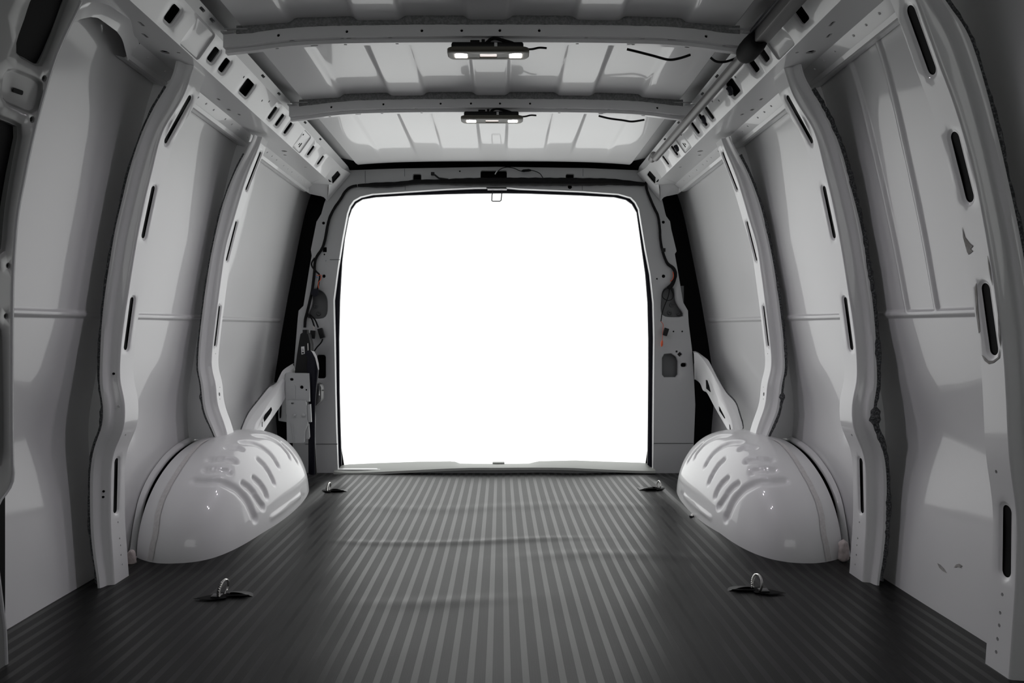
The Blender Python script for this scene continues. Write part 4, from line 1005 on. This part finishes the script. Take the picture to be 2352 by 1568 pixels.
ldp = [(820, 426, YH), (805, 430, YH), (793, 440, YH), (782, 458, YH), (768, 478, YH), (758, 498, YH), (752, 520, YH), (747, 548, YH), (740, 570, YH), (727, 590, YH), (723, 605, YH), (722, 625, YH), (718, 660, YH), (712, 690, YH), (706, 715, YH), (701, 735, YH), (700, 752, YH)]
hl = thing('wiring_loom', 'black wiring loom hanging down the left rear post with loose plugs', 'wiring loom', P(722, 760, YH), 'wiring looms on the rear posts')
obj('loom', MB().tube(resample([P(*q) for q in ldp], 90), .0062, 8, jitter=.12), CABLE, hl, smooth=70)
obj('side_branch', MB().tube(resample([P(a, b, YH - .008) for a, b in ((723, 592), (716, 603), (717, 612), (727, 624), (734, 632), (732, 650), (729, 664), (722, 680))], 30), .0038, 8), CABLE, hl)
obj('orange_wire', MB().tube(resample([P(a, b, YH - .014) for a, b in ((728, 633), (738, 632), (736, 642), (731, 650), (732, 662))], 20), .0016, 6), ORANGE, hl)
obj('blue_wire', MB().tube([P(725, 635, YH - .014), P(730, 637, YH - .014)], .002, 6), BLUEW, hl)
obj('round_grommet', MB().tube([P(723, 672, YH - .004), P(723, 672, YH - .016)], .017, 18), RUBBER, hl)
for (x0, y0, x1, y1, cx, cy, w_, h_, rt) in ((706, 720, 722, 750, 718, 768, .020, .036, .1), (712, 722, 731, 752, 738, 765, .022, .044, -.3)):
    obj('branch_wire', MB().tube(resample([P(x0, y0, YH), P((x0 + x1)/2 + 2, (y0 + y1)/2 - 3, YH - .008), P(x1, y1, YH - .008)], 12), .0035, 8), CABLE, hl)
    from mathutils import Matrix
    obj('plug_connector', MB().box(P(cx, cy, YH - .012), (w_, .018, h_), .002, Matrix.Rotation(rt, 3, 'Y')), BLACKP, hl)
obj('branch_wire', MB().tube(resample([P(741, 778, YH - .008), P(738, 786, YH - .008), P(728, 797, YH - .008), P(722, 806, YH - .006)], 14), .003, 6), CABLE, hl)
obj('bare_end', MB().tube([P(720, 748, YH - .01), P(721, 757, YH - .01)], .0025, 6), PLUG, hl)
hr = thing('wiring_loom', 'black wiring loom down the right rear post, orange wire end below', 'wiring loom', P(1530, 795, YH), 'wiring looms on the rear posts')
rdp = [(1502, 378, YH - .05), (1505, 386, YH - .05), (1494, 394, YH - .03), (1489, 404, YH - .01), (1484, 420, YH), (1486, 436, YH), (1493, 455, YH), (1503, 478, YH), (1511, 495, YH), (1515, 520, YH), (1517, 550, YH), (1521, 573, YH), (1527, 592, YH), (1534, 606, YH), (1545, 614, YH), (1551, 626, YH), (1549, 640, YH), (1543, 654, YH), (1535, 662, YH)]
obj('loom', MB().tube(resample([P(*q) for q in rdp], 100), [.0058 + .004*max(0, (i - 70)/30) for i in range(100)], 8, jitter=.12), CABLE, hr, smooth=70)
obj('loom_clip', MB().box(P(1524, 574, YH - .006), (.016, .012, .016), .001), BLACKP, hr)
obj('orange_wire', MB().tube(resample([P(a, b, YH - .012) for a, b in ((1545, 624), (1547, 632), (1545, 641), (1539, 646))], 14), .0018, 6), ORANGE, hr)
obj('wire_loop', MB().tube(resample([P(a, b, YH - .01) for a, b in ((1537, 660), (1525, 667), (1521, 680), (1531, 689), (1543, 687), (1546, 675), (1540, 662))], 30), .0018, 6), CABLE, hr)
obj('branch_wire', MB().tube(resample([P(a, b, YH - .01) for a, b in ((1538, 660), (1535, 680), (1527, 700), (1521, 718), (1518, 738))], 24), .0022, 6), CABLE, hr)
obj('plug_connector', MB().box(P(1529, 762, YH - .012), (.020, .014, .034), .002, Matrix.Rotation(.32, 3, 'Y')), BLACKP, hr)
obj('orange_wire', MB().tube(resample([P(a, b, YH - .012) for a, b in ((1518, 738), (1523, 744), (1523, 752), (1522, 765), (1521, 782))], 16), .0012, 6), ORANGE, hr)
obj('orange_cap', MB().tube([P(1521, 781, YH - .012), P(1520.5, 785, YH - .012), P(1520, 792, YH - .012), P(1519.5, 796, YH - .012)], [.002, .0055, .0055, .002], 8), ORANGE, hr)
st = thing('latch_striker', 'dark wire striker loop hanging from the middle of the header', 'striker', P(1141, 436, 3.33))
obj('loop', MB().tube(resample([P(1132, 436, 3.30), P(1130, 450, 3.30), P(1129.5, 461, 3.30), P(1132, 462, 3.30), P(1148, 462, 3.30), P(1151, 460, 3.30), P(1152, 450, 3.30), P(1153, 436, 3.30)], 40, smooth=False), .0023, 8), RUBBER, st)
obj('mounting_plate', MB().box(P(1142, 434.5, 3.29), (.086, .02, .006), .001), PAINT, st)
obj('cover_strip', MB().box(P(1140, 431.5, 3.285), (.088, .02, .003), .001), BLACKP, st)
# scuffs on the right side panel
def sk(px, py):
    Y = 1.7
    for _ in range(8):
        z = CZ - (py - VY)/FPX*Y; Y = fX(1, hw_skin(max(z, 0)))*FPX/(px - VX)
    return Vector((fX(1, hw_skin(max(z, 0))) - .0008, Y, z))
for poly in ([(2154, 1293), (2160, 1296), (2168, 1304), (2175, 1315), (2166, 1311), (2158, 1303)], [(2192, 1303), (2197, 1296), (2204, 1294), (2211, 1299), (2207, 1302), (2210, 1305), (2200, 1301)]):
    obj('scuff_mark', MB().prism(poly, lambda u, v, d: sk(u, v) + Vector((-d, 0, 0)), 0, .0003), SCUFF, WR)

# pressed seams on the tail frame
for k, (x0, y0, x1, y1) in enumerate(((701, 1019, 775, 1020.2), (1502, 1017.5, 1592, 1018.7), (929, 388, 930, 405), (838.5, 392, 839.5, 420), (1338.5, 388, 1339.5, 405), (1337, 424, 1338, 437), (930, 424, 931, 437), (757.5, 596, 781, 597), (748, 598, 749, 600))):
    a_ = R(x0, y0); b_ = R(x1, y1)
    obj('pressed_seam', MB().add([(a_[0], YR - .0012, a_[1]), (b_[0], YR - .0012, a_[1]), (b_[0], YR - .0012, b_[1]), (a_[0], YR - .0012, b_[1]), (a_[0], YR, a_[1] + .001), (b_[0], YR, a_[1] + .001)], [(0, 1, 2, 3), (0, 1, 5, 4)]), DARKIN, WB)
